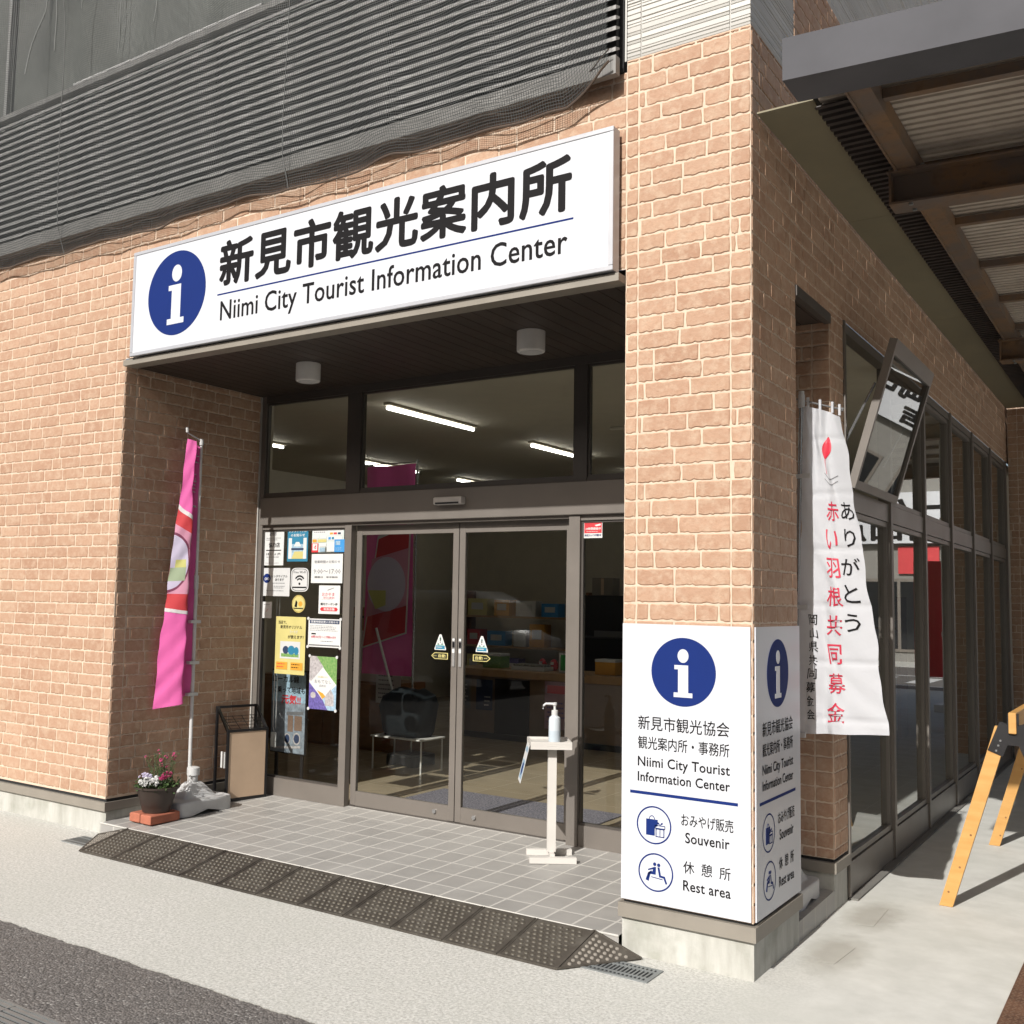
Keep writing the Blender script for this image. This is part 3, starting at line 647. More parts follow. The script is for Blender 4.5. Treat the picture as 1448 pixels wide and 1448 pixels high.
# ================================================================== POSTERS ON THE LEFT GLASS (a pane's outer face is y=1.376)
PAPER = M("poster_paper", (.74, .74, .72), .6, var=.03); PAPERG = M("poster_grey_paper", (.66, .66, .65), .6, var=.03)
TEAL = M("poster_teal", (.03, .22, .36), .5, var=.06); BLUE = M("poster_blue", (.05, .30, .66), .5, var=.06); YEL = M("poster_yellow", (.66, .58, .22), .5, var=.06)
RED = M("poster_red", (.66, .04, .05), .5, var=.05); ORANGE = M("poster_orange", (.75, .36, .04), .5, var=.06); GREEN = M("poster_green", (.09, .28, .06), .6, var=.5, vscale=60, col2=(.28, .42, .14))
NAVYP = M("poster_dark_navy", (.03, .05, .11), .5); PURP = M("poster_purple", (.13, .10, .34), .6, var=.4, vscale=60); STONEP = M("poster_stone_tone", (.45, .42, .42), .6, var=.3, vscale=70); SKYP = M("poster_sky_tone", (.35, .50, .62), .6, var=.25, vscale=50)
def poster(label, x0, x1, z0, z1, base, items=(), y=1.366, name="poster", corners=False, poly=None, cat="poster", group="notices on the left glass"):
    w, h = x1-x0, z1-z0; root = empty(name, ((x0+x1)/2, y, z0), label, cat, group)
    P0 = Vector((x0, y, z0)); U, V = Vector((1, 0, 0)), Vector((0, 0, 1))
    mb = MB(); mb.prism([(a*w, b*h) for a, b in (poly or [(0, 0), (1, 0), (1, 1), (0, 1)])], P0, U, V, .0008); mb.build("paper", base, root)
    lev = 0
    for it in items:
        lev += 1; off = Vector((0, -.0009-.0002*lev, 0))
        if it[0] == 'r':
            _, a0, a1, b0, b1, mt = it; mb = MB(); mb.prism([(a0*w, b0*h), (a1*w, b0*h), (a1*w, b1*h), (a0*w, b1*h)], P0+off, U, V, .0002); mb.build("print_block", mt, root)
        elif it[0] == 'p':
            _, pts, mt = it; mb = MB(); mb.prism([(a*w, b*h) for a, b in pts], P0+off, U, V, .0002); mb.build("print_shape", mt, root)
        elif it[0] == 't':
            _, s, a0, a1, b0, b1, mt = it[:7]; bd = it[7] if len(it) > 7 else .01
            lettering(s, flat(P0+off+U*a0*w+V*b0*h, U*(a1-a0)*w, V*(b1-b0)*h), mt, root, bold=bd, res=1)
        elif it[0] == 'l':                                    # rows of small print as fine grey lines
            _, a0, a1, b0, b1, k, mt = it; mb = MB(); rg = random.Random(int(x0*1000+k))
            for q in range(k):
                bb = b0+(b1-b0)*(q+.5)/k; e = a1-(a1-a0)*rg.random()*.3; t = a0
                while t < e:
                    s_ = rg.uniform(.02, .07); mb.prism([(t*w, (bb-.16*(b1-b0)/k)*h), (min(e, t+s_)*w, (bb-.16*(b1-b0)/k)*h), (min(e, t+s_)*w, (bb+.16*(b1-b0)/k)*h), (t*w, (bb+.16*(b1-b0)/k)*h)], P0+off, U, V, .0002); t += s_+.018
            mb.build("small_print", mt, root)
    if corners:
        mb = MB()
        for a in (0, w):
            for b in (0, h): mb.tube([(x0+a, y-.0012, z0+b), (x0+a, y-.006, z0+b)], .012, 12)
        mb.build("suction_cup", WHITEPL, root)
    return root
GREYI = M("small_print_grey", (.16, .16, .17), .6)
poster("tall white notice with large black characters at the top left of the glass", -4.495, -4.275, 1.905, 2.195, PAPER,
       [('t', "新見市", .28, .62, .82, .94, GREYI, .03), ('l', .12, .9, .68, .78, 2, GREYI), ('t', "協力店", .25, .8, .50, .63, INK, .03), ('r', .12, .88, .405, .43, INK), ('t', "ほじょ犬", .14, .86, .28, .35, INK, .01), ('l', .15, .9, .20, .26, 1, GREYI), ('l', .1, .9, .05, .08, 1, GREYI)])
poster("blue poster headed with white letters and a picture of white pillars", -4.235, -4.015, 1.935, 2.20, TEAL,
       [('t', "レンタサイクル", .08, .92, .87, .96, INKW, .03), ('t', "のお知らせ", .16, .84, .74, .83, INKW, .03), ('r', .06, .94, .08, .70, SKYP), ('p', [(.06, .08), (.22, .08), (.22, .7), (.06, .7)], PAPER), ('p', [(.78, .08), (.94, .08), (.94, .7), (.78, .7)], PAPER),
        ('r', .22, .78, .52, .70, TEAL), ('p', [(.32, .45), (.68, .45), (.58, .58), (.42, .58)], PAPER), ('r', .2, .8, .34, .40, NAVYP), ('p', [(.22, .08), (.78, .08), (.78, .30), (.36, .30)], YEL)])
poster("cluster of small card payment stickers beside the blue poster", -3.972, -3.645, 2.005, 2.20, M("sticker_mint", (.66, .74, .70), .5),
       [('r', .02, .46, .72, .97, PAPER), ('l', .06, .42, .76, .93, 2, GREYI), ('r', .49, .97, .66, .97, PAPER), ('p', [(.56, .70), (.66, .70), (.66, .78), (.56, .78)], ORANGE), ('p', [(.68, .70), (.78, .70), (.78, .78), (.68, .78)], RED), ('p', [(.81, .70), (.9, .70), (.9, .78), (.81, .78)], NAVYP),
        ('r', .02, .22, .55, .68, PAPER), ('r', .25, .46, .55, .68, PAPER), ('r', .49, .95, .46, .62, PAPER), ('r', .52, .6, .5, .6, BLUE), ('r', .63, .7, .5, .6, TEAL), ('r', .02, .15, .40, .52, ORANGE), ('r', .18, .46, .40, .52, YEL),
        ('r', 0, .21, .0, .36, RED), ('r', .03, .18, .08, .34, PAPER), ('t', "d", .07, .14, .14, .3, RED, .03), ('r', .25, .42, .02, .18, SKYP), ('r', .25, .46, .22, .36, PAPER), ('r', .44, .47, .0, .2, DARK), ('r', .48, .72, .02, .4, PAPER), ('r', .72, 1.05, .0, .5, BLUE), ('r', .76, .9, .28, .44, SKYP), ('l', .76, 1.0, .05, .2, 3, SKYP)])
poster("square white opening hours notice reading 9:00 to 17:00", -3.971, -3.650, 1.767, 1.992, PAPER,
       [('t', "営業時間のお知らせ", .1, .92, .68, .78, GREYI, .02), ('t', "9:00～17:00", .08, .94, .32, .48, GREYI, .006), ('t', "開館日　年中無休", .12, .86, .17, .235, INK, .02)])
poster("white bicycle rental notice with a round navy bicycle symbol", -4.515, -4.197, 1.660, 1.884, PAPERG,
       [('p', circ(28, .13, .21, .63, .17), NAVY), ('t', "◎◎", .13, .29, .56, .66, INKW, .02), ('t', "レンタサイクル", .37, .92, .66, .75, INK, .02), ('t', "あります", .5, .8, .54, .63, INK, .03), ('l', .4, .92, .42, .5, 1, GREYI), ('l', .46, .9, .26, .38, 2, GREYI), ('l', .2, .9, .16, .22, 1, GREYI)])
RR = [(.5+.5*(abs(math.cos(t))**.45)*(1 if math.cos(t) > 0 else -1), .5+.5*(abs(math.sin(t))**.45)*(1 if math.sin(t) > 0 else -1)) for t in [2*math.pi*k/40 for k in range(40)]]
def arc(cx, cy, r0, r1, a0, a1, ky=1., n=12): return [(cx+r1*math.cos(a0+(a1-a0)*k/n), cy+r1*ky*math.sin(a0+(a1-a0)*k/n)) for k in range(n+1)]+[(cx+r0*math.cos(a1-(a1-a0)*k/n), cy+r0*ky*math.sin(a1-(a1-a0)*k/n)) for k in range(n+1)]
RR2 = [(.5+(a-.5)*.9, .5+(b-.5)*.92) for a, b in RR]; RR3 = [(.5+(a-.5)*.85, .5+(b-.5)*.88) for a, b in RR]
poster("grey rounded Free Wi-Fi sticker with a wave symbol", -4.187, -3.995, 1.698, 1.885, PAPERG,
       [('p', RR2, INK), ('p', RR3, PAPERG), ('t', "Free Wi-Fi", .16, .84, .77, .87, INK, .02), ('p', arc(.5, .38, .24, .31, R(35), R(145)), INK), ('p', arc(.5, .38, .13, .19, R(35), R(145)), INK), ('p', circ(14, .055, .5, .33), INK), ('r', .12, .88, .15, .21, INK)], poly=RR, name="sticker", cat="sticker")
poster("small oval gold sticker below the wireless sign", -4.166, -4.023, 1.532, 1.672, M("sticker_gold", (.50, .40, .13), .4, var=.2, vscale=50),
       [('p', circ(24, .42, .5, .5), YEL), ('p', circ(16, .15, .64, .5), ORANGE), ('p', [(.2, .35), (.38, .3), (.42, .6), (.3, .72)], INK), ('r', .15, .85, .22, .28, INK)], poly=[(.5+.5*math.cos(2*math.pi*k/32), .5+.5*math.sin(2*math.pi*k/32)) for k in range(32)], name="sticker", cat="sticker")
poster("white coupon notice with a red band under pink lettering", -3.884, -3.668, 1.531, 1.749, PAPER,
       [('p', arc(.5, .64, .0, .0, 0, 1)[:3], RED) if False else ('l', .12, .76, .50, .52, 1, GREYI), ('t', "おかやま", .16, .74, .62, .75, INKR, .01), ('t', "旅応援割", .22, .74, .53, .60, INKR, -.005), ('p', [(.4, .84), (.72, .93), (.72, .91), (.42, .82)], GREYI), ('t', "観光クーポン券", .10, .9, .30, .39, INK, .015), ('p', [(.14, .10), (.86, .10), (.92, .165), (.86, .23), (.14, .23), (.08, .165)], RED), ('t', "取扱店舗", .26, .76, .125, .205, INKW, .03)])
poster("smallest plain white notice at the left edge of the glass", -4.495, -4.385, 1.483, 1.613, PAPER, [('l', .2, .9, .78, .88, 1, GREYI), ('p', [(.44, .38), (.5, .40), (.66, .58), (.6, .56)], INKR)])
poster("large yellow poster with black heading and a picture of blue figures", -4.333, -4.013, 1.050, 1.500, YEL,
       [('t', "当店で、", .09, .36, .87, .93, INK, .03), ('t', "新見市オリジナル", .16, .88, .79, .85, INK, .03), ('t', "カードが", .48, .74, .71, .77, PAPERG, .01), ('t', "が使えます！", .42, .94, .62, .68, INK, .03), ('r', .17, .84, .27, .57, PAPERG), ('r', .21, .80, .30, .36, GREEN), ('p', circ(14, .10, .36, .42, .07), NAVYP), ('p', circ(14, .12, .55, .42, .08), TEAL), ('p', circ(14, .08, .72, .41, .07), TEAL), ('r', .05, .43, .08, .21, ORANGE), ('r', .54, .94, .08, .21, ORANGE), ('l', .08, .4, .1, .2, 2, RED), ('l', .57, .9, .1, .2, 2, INK)], y=1.368)
poster("white temporary hours notice with a navy heading bar", -3.982, -3.651, 1.275, 1.492, PAPER,
       [('r', .04, .96, .83, .96, NAVYP), ('t', "営業時間変更のお知らせ", .08, .92, .855, .935, INKW, .02), ('l', .06, .94, .56, .78, 4, GREYI), ('r', .1, .24, .44, .49, INK), ('t', "8時30分～17時00分", .1, .86, .31, .41, INKR, .012), ('l', .4, .9, .18, .25, 1, GREYI), ('r', .03, .97, .05, .09, GREYI)], corners=True)
poster("colourful photo poster with a white diamond, leaves and blue cloth", -3.955, -3.678, .803, 1.205, PAPER,
       [('p', [(0, .55), (0, 1), (.25, 1)], STONEP), ('p', [(.25, 1), (1, 1), (1, .48), (.52, .78)], GREEN), ('p', [(.25, 1), (.52, .80), (.06, .52), (0, .55)], STONEP), ('p', [(0, 0), (.7, 0), (.5, .2), (0, .5)], PURP), ('p', [(.7, 0), (1, 0), (1, .48), (.5, .2)], SKYP), ('p', circ(14, .1, .16, .26, .06), STONEP), ('p', [(.60, .08), (.92, .08), (.92, .28), (.77, .42), (.60, .28)], STONEP),
        ('p', [(.5, .19), (.94, .50), (.5, .80), (.05, .50)], PAPER), ('p', [(.3, .36), (.5, .2), (.62, .25), (.52, .31)], ORANGE), ('t', "日本遺産のまち", .32, .68, .595, .63, YEL, .01), ('t', "おもてなし", .2, .82, .49, .56, GREYI, .005), ('t', "認定店", .38, .62, .425, .47, GREYI, .0)], corners=True)
poster("small red and white surveillance sticker on the right hand glass", -1.587, -1.453, 2.075, 2.180, PAPER,
       [('r', .03, .97, .30, .97, RED), ('p', [(.6, .80), (.9, .88), (.92, .78), (.66, .72)], INKW), ('t', "24時間録画中", .1, .92, .50, .66, INKW, .03), ('l', .15, .85, .36, .44, 1, INKW), ('t', "防犯カメラ作動中", .06, .94, .1, .24, NAVY, .02)], name="sticker", cat="sticker", group="stickers on the doors")
def door_tri(label, x, s):
    r = poster(label, x-.05, x+.05, 1.300, 1.410, INKW, [('p', [(.5, .95), (.06, .05), (.94, .05)], M("tri_green", (.42, .62, .55), .5)), ('p', [(.5, .86), (.28, .36), (.72, .36)], INKW), ('r', .1, .9, .06, .28, TEAL), ('r', .455, .545, .55, .80, INK), ('r', .455, .545, .46, .51, INK), ('l', .16, .84, .1, .26, 1, INKW), ('r', .28, .4, .34, .42, GREYI), ('r', .6, .72, .34, .42, GREYI)], y=1.4165, name="sticker", cat="sticker", group="stickers on the doors", poly=[(.42, 1), (0, .1), (0, 0), (1, 0), (1, .1), (.58, 1)])
def door_auto(label, x, s):
    arrow = [(0, .0), (.8, 0), (1, .5), (.8, 1), (0, 1)]; inner = [(.05, .1), (.78, .1), (.94, .5), (.78, .9), (.05, .9)]
    if s < 0: arrow = [(1-a, b) for a, b in arrow]; inner = [(1-a, b) for a, b in inner]
    tx = (.14, .56) if s > 0 else (.44, .86)
    poster(label, x-.073, x+.073, 1.235, 1.281, YEL, [('p', inner, M("sticker_black", (.02, .02, .012), .4)), ('t', "自動", tx[0], tx[1], .25, .75, YEL, .03), ('l', .64 if s > 0 else .12, .86 if s > 0 else .38, .35, .65, 1, YEL)], y=1.4165, name="sticker", cat="sticker", group="stickers on the doors", poly=arrow)
door_tri("pale green warning triangle sticker on the left sliding door", -2.755, -1); door_tri("pale green warning triangle sticker on the right sliding door", -2.40, 1)
door_auto("yellow and black arrow sticker under the triangle on the left sliding door", -2.76, -1); door_auto("yellow and black arrow sticker under the triangle on the right sliding door", -2.40, 1)

# ================================================================== SOFFIT DOWNLIGHTS
for i, (x, y, lb) in enumerate(((-3.37, .62, "round white surface downlight on the soffit nearer the left brick wall"), (-1.58, .65, "round white surface downlight on the soffit nearer the corner pillar"))):
    t = empty("ceiling_light", (x, y, 3.283), lb, "ceiling light", "soffit downlights")
    mb = MB(); mb.lathe((x, y, 3.155), [(.068, 0), (.072, .006), (.083, .004), (.086, .01), (.086, .126)], 32); mb.build("housing", M("lamp_housing", (.82, .80, .76), .45), t, True)
    mb = MB(); mb.lathe((x, y, 3.153), [(.066, 0), (.066, .003)], 28); mb.build("diffuser", WHITEPL, t, True)

# ================================================================== BIRD NET
t = empty("bird_net", (-6, -.14, 4.25), "dark fine mesh netting hung over the louvred upper storey, sagging along its lower hem", "net")
def hem(x):
    q = (x+.72)/1.35; return 4.222-.026*abs(math.sin(q*math.pi))**.8+.012*math.sin(x*3.1)+.007*math.sin(x*11)
def net_pt(u, v):
    x = -11.5+u*10.83; z1 = 8.3; h = hem(x)
    if x > -.95: h += (x+.95)/.28*.16
    z = h+(z1-h)*v
    above = max(0., min(1., (z-5.5)/.8)); below = max(0., min(1., (4.42-z)/.2))
    y = -.165-.012*math.sin(x*7.3+z*1.1)-.008*math.sin(x*17+z*3)-above*.10*(math.sin(x*4.1+z*.5)+.6*math.sin(x*9.7-z*.4))+below*.075
    return Vector((x, y, z))
mb = MB(); mb.grid(net_pt, 260, 60, uv=lambda u, v: (u*10.83, v*4.03)); mb.build("mesh", NET, t, True); rngn = random.Random(12)
for x in (-6.15, -5.8, -5.35, -4.95, -4.6, -4.2, -3.85):
    mb = MB(); ph = rngn.random()*6; sl_ = rngn.uniform(-.10, .16); z0n = rngn.uniform(5.56, 6.0); mb.tube([net_pt((x+sl_*k/24+.012*math.sin(k*.9+ph)+11.5)/10.83, (z0n+(8-z0n)*k/24-4.27)/4.03)+Vector((0, -.006, 0)) for k in range(25)], rngn.choice((.002, .0025, .004)), 5); mb.build("net_fold", M("net_fold_pale", (.24, .25, .24), .8), t, True)
mb = MB(); mb.tube([net_pt(i/400, .0)+Vector((0, -.004, 0)) for i in range(401)], .0065, 6); mb.build("hem_cord", ROPE, t, True)
mb = MB(); mb.tube([net_pt(i/400, .0)+Vector((0, -.004, .075+.012*math.sin(i*.31))) for i in range(401)], .0035, 5); mb.build("hem_cord", ROPE, t, True)
mb = MB()
for x in (-8.6, -6.35, -5.25, -2.9): mb.tube([net_pt((x+11.5)/10.83, k/20)+Vector((0, -.004, 0)) for k in range(21)], .003, 5)
mb.build("net_seam", M("net_seam_pale", (.16, .165, .16), .8), t, True)
# ================================================================== RAMP
mbp = MB(); Lr = .3173; x0r = -4.26
def ramp_z(y): return .006+(.085-.006)*(y+.405)/(.405-.035)
plate_mb = MB(); yb, yt = -.405, -.036
P = [(0.001, yb, 0), (Lr-.001, yb, 0), (Lr-.001, yt, 0), (.001, yt, 0)]
plate_mb.add([(x, y, .0) for x, y, _ in P]+[(x, y, ramp_z(y)) for x, y, _ in P], [(3, 2, 1, 0), (4, 5, 6, 7), (0, 1, 5, 4), (1, 2, 6, 5), (2, 3, 7, 6), (3, 0, 4, 7)])
for xr in (.008, Lr-.008): plate_mb.bar((xr, yb+.005, ramp_z(yb)+.002), (xr, yt-.003, ramp_z(yt)+.001), .006, .004)
plate_mb.bar((.004, yb+.006, ramp_z(yb)+.002), (Lr-.004, yb+.006, ramp_z(yb)+.002), .012, .006)
plate0 = plate_mb.build("plate", RUBBER, loc=(0, 0, 0))
st = MB(); rng = random.Random(2)
for j in range(10):
    for i in range(8):
        x = .036+i*.0345+(.0172 if j % 2 else 0); y = yb+.030+j*.0335
        if x > Lr-.03: continue
        z = ramp_z(y); n = 8; vs = []
        for r, h in ((.0115, -.001), (.0095, .0045), (.005, .0065)):
            vs += [(x+r*math.cos(2*math.pi*k/n), y+r*math.sin(2*math.pi*k/n), z+h) for k in range(n)]
        st.add(vs, [(a*n+k, a*n+(k+1) % n, a*n+n+(k+1) % n, a*n+n+k) for a in range(2) for k in range(n)]+[tuple(range(2*n, 3*n))])
stud0 = st.build("anti_slip_studs", RUBBER2, loc=(0, 0, 0), smooth=True)
ORD = ["first", "second", "third", "fourth", "fifth", "sixth", "seventh", "eighth", "ninth", "tenth", "eleventh"]
for i in range(11):
    r = empty("ramp_plate", (x0r+i*Lr, 0, 0), "%s brown studded ramp plate along the porch step, counted from the left wedge" % ORD[i], "ramp plate", "ramp plates along the porch step")
    a = plate0 if i == 0 else plate0.copy(); b = stud0 if i == 0 else stud0.copy()
    if i:
        COL.objects.link(a); COL.objects.link(b)
    a.parent = r; b.parent = r; a.location = (0, 0, 0); b.location = (0, 0, 0)
def wedge(label, xc, xo, sg):
    r = empty("ramp_wedge", (xc, -.2, 0), label, "ramp wedge", "wedge ends of the ramp")
    A, Bp, C = Vector((xc, yb, ramp_z(yb))), Vector((xo, yt-.005, .008)), Vector((xc, yt, ramp_z(yt)))
    lo = [Vector((p.x, p.y, 0)) for p in (A, Bp, C)]; mb = MB()
    f = [(0, 1, 2), (5, 4, 3), (3, 4, 1, 0), (4, 5, 2, 1), (5, 3, 0, 2)]
    mb.add([A, Bp, C]+lo, f if sg > 0 else [tuple(reversed(q)) for q in f])
    for p, q in ((A, Bp), (Bp, C), (C, A)): mb.bar(p+Vector((0, 0, .002)), q+Vector((0, 0, .002)), .011, .006)
    mb.build("plate", RUBBER, r); nrm = (Bp-A).cross(C-A).normalized(); nrm = nrm if nrm.z > 0 else -nrm; st = MB()
    for i in range(1, 8):
        for j in range(1, 10):
            a, b = i/9, j/11
            if a+b > .93: continue
            p = A+(Bp-A)*a+(C-A)*b; e1 = (Bp-A).normalized(); e2 = nrm.cross(e1); n = 8; vs = []
            for rr, h in ((.0105, -.001), (.0085, .0045), (.0045, .0065)): vs += [p+e1*rr*math.cos(2*math.pi*k/n)+e2*rr*math.sin(2*math.pi*k/n)+nrm*h for k in range(n)]
            st.add(vs, [(q*n+k, q*n+(k+1) % n, q*n+n+(k+1) % n, q*n+n+k) for q in range(2) for k in range(n)]+[tuple(range(2*n, 3*n))])
    st.build("anti_slip_studs", M("stud_pale", (.30, .27, .23), .5), r, True)
wedge("triangular studded wedge closing the left end of the ramp", x0r-.001, -4.56, -1); wedge("triangular studded wedge closing the right end of the ramp by the pillar", x0r+11*Lr+.001, -.52, 1)

# ================================================================== DRAIN GRATES
def grate(label, x0, x1, y0, y1, z, pitch, bw, along='y', cross=()):
    r = empty("drain_grate", ((x0+x1)/2, (y0+y1)/2, z-.02), label, "drain grate", "steel drain grates")
    mb = MB(); e = .012
    for q in ((x0, x1, y0, y0+e), (x0, x1, y1-e, y1), (x0, x0+e, y0+e, y1-e), (x1-e, x1, y0+e, y1-e)): mb.box(q[0], q[1], q[2], q[3], z-.02, z+.003)
    mb.build("frame", GALV, r); mb = MB()
    if along == 'y':
        x = x0+e+pitch*.5
        while x < x1-e: mb.box(x-bw/2, x+bw/2, y0+e, y1-e, z-.016, z+.0025); x += pitch
    else:
        y = y0+e+pitch*.5
        while y < y1-e: mb.box(x0+e, x1-e, y-bw/2, y+bw/2, z-.016, z+.0025); y += pitch
    mb.build("bars", GALV, r); mb = MB()
    for c in cross:
        if along == 'y': mb.box(x0+e, x1-e, c-.005, c+.005, z-.015, z+.0035)
        else: mb.box(c-.006, c+.006, y0+e, y1-e, z-.015, z+.0035)
    if cross: mb.build("cross_bar", GALV, r)
    mb = MB(); mb.box(x0+.002, x1-.002, y0+.002, y1-.002, z-.02, z-.0025)
    mb.build("drain_void", DARK, r)
grate("narrow steel drain grate emerging from under the right wedge", -1.37, -.372, -.305, -.125, .0035, .020, .009, 'y', (-.26, -.17))
grate("narrow steel drain grate emerging from under the left wedge", -4.60, -3.6, -.305, -.125, .0035, .020, .009, 'y', (-.26, -.17))
grate("wide steel drain grate lying in the asphalt at the lower left", -3.4, -1.85, -2.62, -2.085, -.0005, .030, .018, 'x', (-3.2, -2.9, -2.6, -2.3, -2.0))

# ================================================================== PINK BANNER (by the left brick wall)
def smooth(t): return t*t*(3-2*t)
def poly_at(pts, s):
    """point at parameter s (0..1) on a smooth closed-form polyline (Catmull-Rom)."""
    n = len(pts)-1; q = min(max(s, 0), 1)*n; i = min(int(q), n-1); t = q-i
    g = lambda k: Vector(pts[max(0, min(n, k))])
    p0, p1, p2, p3 = g(i-1), g(i), g(i+1), g(i+2)
    return .5*((2*p1)+(-p0+p2)*t+(2*p0-5*p1+4*p2-p3)*t*t+(-p0+3*p1-3*p2+p3)*t*t*t)
def make_flag(top, bot, z0, z1, tilt=0., ripple=.004):
    cr = lambda z, k: .007*max(0., 1-abs(((z-.93)/.295) % 1-.5)*14) if k else 0.
    def F(s, t, off=0.):
        """s across the cloth from the pole, t from hem (0) to head (1)."""
        k = t**1.15
        def base(s_, t_):
            kk = max(0, t_)**1.15; a = poly_at(bot, s_); b = poly_at(top, s_); p = a.lerp(b, kk)
            zz = z0(s_)+(z1(s_)-z0(s_))*t_
            return Vector((p.x+ripple*math.sin(zz*13+s_*7)+.003*math.sin(zz*31+s_*19), p.y+ripple*math.sin(zz*9+s_*11+1)+cr(zz, ripple > .005)+.0025*math.sin(zz*37+s_*23)*(1-t_), zz))
        p = base(s, t)
        if off:
            du = base(min(1, s+.01), t)-base(max(0, s-.01), t); dv = base(s, min(1, t+.01))-base(s, max(0, t-.01))
            nrm = du.cross(dv).normalized(); p = p+nrm*off
        return p
    return F
def both(body, F, s0, s1, t0, t1, mat, parent, bold=0., off=.0022, res=2, name="lettering"):
    o = lettering(body, lambda a, b: F(s0+(s1-s0)*a, t0+(t1-t0)*b, off), mat, parent, bold, name=name, res=res); return o
PX, PY = -4.40, .60
t = empty("banner_flag", (PX, PY, .1), "pink nobori banner with a round picture, on a white pole beside the left porch wall", "banner")
pole_top = Vector((PX+.02, PY-.03, 2.80))
mb = MB(); mb.tube([(PX, PY, .28), (PX+.012, PY-.02, 1.75)], .0135, 12); mb.tube([(PX+.012, PY-.02, 1.75), pole_top], .0105, 12); mb.tube([(PX+.011, PY-.019, 1.70), (PX+.012, PY-.02, 1.80)], .0175, 12); mb.tube([pole_top-Vector((0, 0, .03)), pole_top+Vector((0, 0, .015))], .017, 12)
mb.build("pole", WHITEPL, t, True)
mb = MB(); mb.tube([pole_top, pole_top+Vector((-.01, -.13, .05))], .006, 8); mb.tube([pole_top+Vector((-.01, -.13, .05)), pole_top+Vector((-.01, -.133, .085))], .010, 8); mb.build("crossbar", WHITEPL, t, True)
fb = [(PX+.0, PY-.02), (PX-.035, PY-.065), (PX-.05, PY-.115), (PX+.035, PY-.125), (PX-.02, PY-.20), (PX-.105, PY-.275)]
ft = [(PX+.02, PY-.035), (PX-.005, PY-.06), (PX-.012, PY-.085), (PX+.03, PY-.09), (PX+.012, PY-.11), (PX-.012, PY-.13)]
Fp = make_flag(ft, fb, lambda s: .93-.10*s, lambda s: 2.76+.05*s)
mb = MB(); mb.grid(lambda u, v: Fp(u, v), 60, 90); flag = mb.build("flag", PINKF, t, True)
def patch(F, name, mat, s0, s1, fa, fb_, off, parent, n=24, m=20):
    mb = MB(); mb.grid(lambda u, v: F(s0+(s1-s0)*u, fa(s0+(s1-s0)*u)+(fb_(s0+(s1-s0)*u)-fa(s0+(s1-s0)*u))*v, off), n, m); return mb.build(name, mat, parent, True)
PR, PWH, PCIR = cloth_mat("flag_red", (.62, .05, .06), .2), cloth_mat("flag_white", (.75, .72, .72), .2), cloth_mat("flag_pale_pink", (.66, .30, .42), .2)
PLIL, PYEL, PSAGE, PMAR = cloth_mat("flag_lilac", (.62, .56, .72), .2), cloth_mat("flag_yellow", (.62, .60, .20), .2), cloth_mat("flag_sage", (.38, .46, .30), .2), cloth_mat("flag_maroon", (.18, .03, .08), .1)
for sg in (1, -1):
    o = sg*.002
    patch(Fp, "red_panel", PR, .52, 1, lambda s: .315+.05*s, lambda s: .74-.10*(1-s), o, flag)
    patch(Fp, "pale_panel", PCIR, .52, 1, lambda s: .40+.02*s, lambda s: .68-.10*(1-s), o*1.3, flag)
    patch(Fp, "panel_border", PWH, .52, 1, lambda s: .735-.10*(1-s), lambda s: .752-.10*(1-s), o*1.4, flag, m=2)
    patch(Fp, "panel_border", PWH, .52, 1, lambda s: .305+.05*s, lambda s: .318+.05*s, o*1.4, flag, m=2)
    ci = lambda r: (lambda s: .535-r*math.sqrt(max(0, 1-((s-1.02)/.38*.105/r)**2))), (lambda s: .535+r*math.sqrt(max(0, 1-((s-1.02)/.38*.105/r)**2)))
    for r, mt, k in ((.112, PMAR, 1.6), (.102, PLIL, 1.8)):
        sa = 1.02-.38*r/.105+.002
        mb = MB(); mb.grid(lambda u, v: Fp(sa+(1-sa)*u, .535+(2*v-1)*r*math.sqrt(max(0., 1-min(1, ((sa+(1-sa)*u-1.02)/(.38*r/.105)))**2)), o*k), 24, 14); mb.build("round_picture", mt, flag, True)
    patch(Fp, "picture_field", PSAGE, .70, 1, lambda s: .465, lambda s: .515, o*2, flag, 12, 4); patch(Fp, "picture_field", PYEL, .70, .9, lambda s: .515, lambda s: .545, o*2, flag, 12, 4)
for ch, tt in (("千", .93), ("屋", .845), ("牛", .76), ("の", .68)): both(ch, Fp, .03, .40, tt-.038, tt+.038, PWH, flag, bold=.012)
mb = MB()
for zz in (1.46, 1.16, .93): mb.obox((PX+.004, PY-.015, zz), (.02, 0, 0), (0, .045, 0), (0, 0, .011))
mb.build("banner_tab", GREYPL, t)
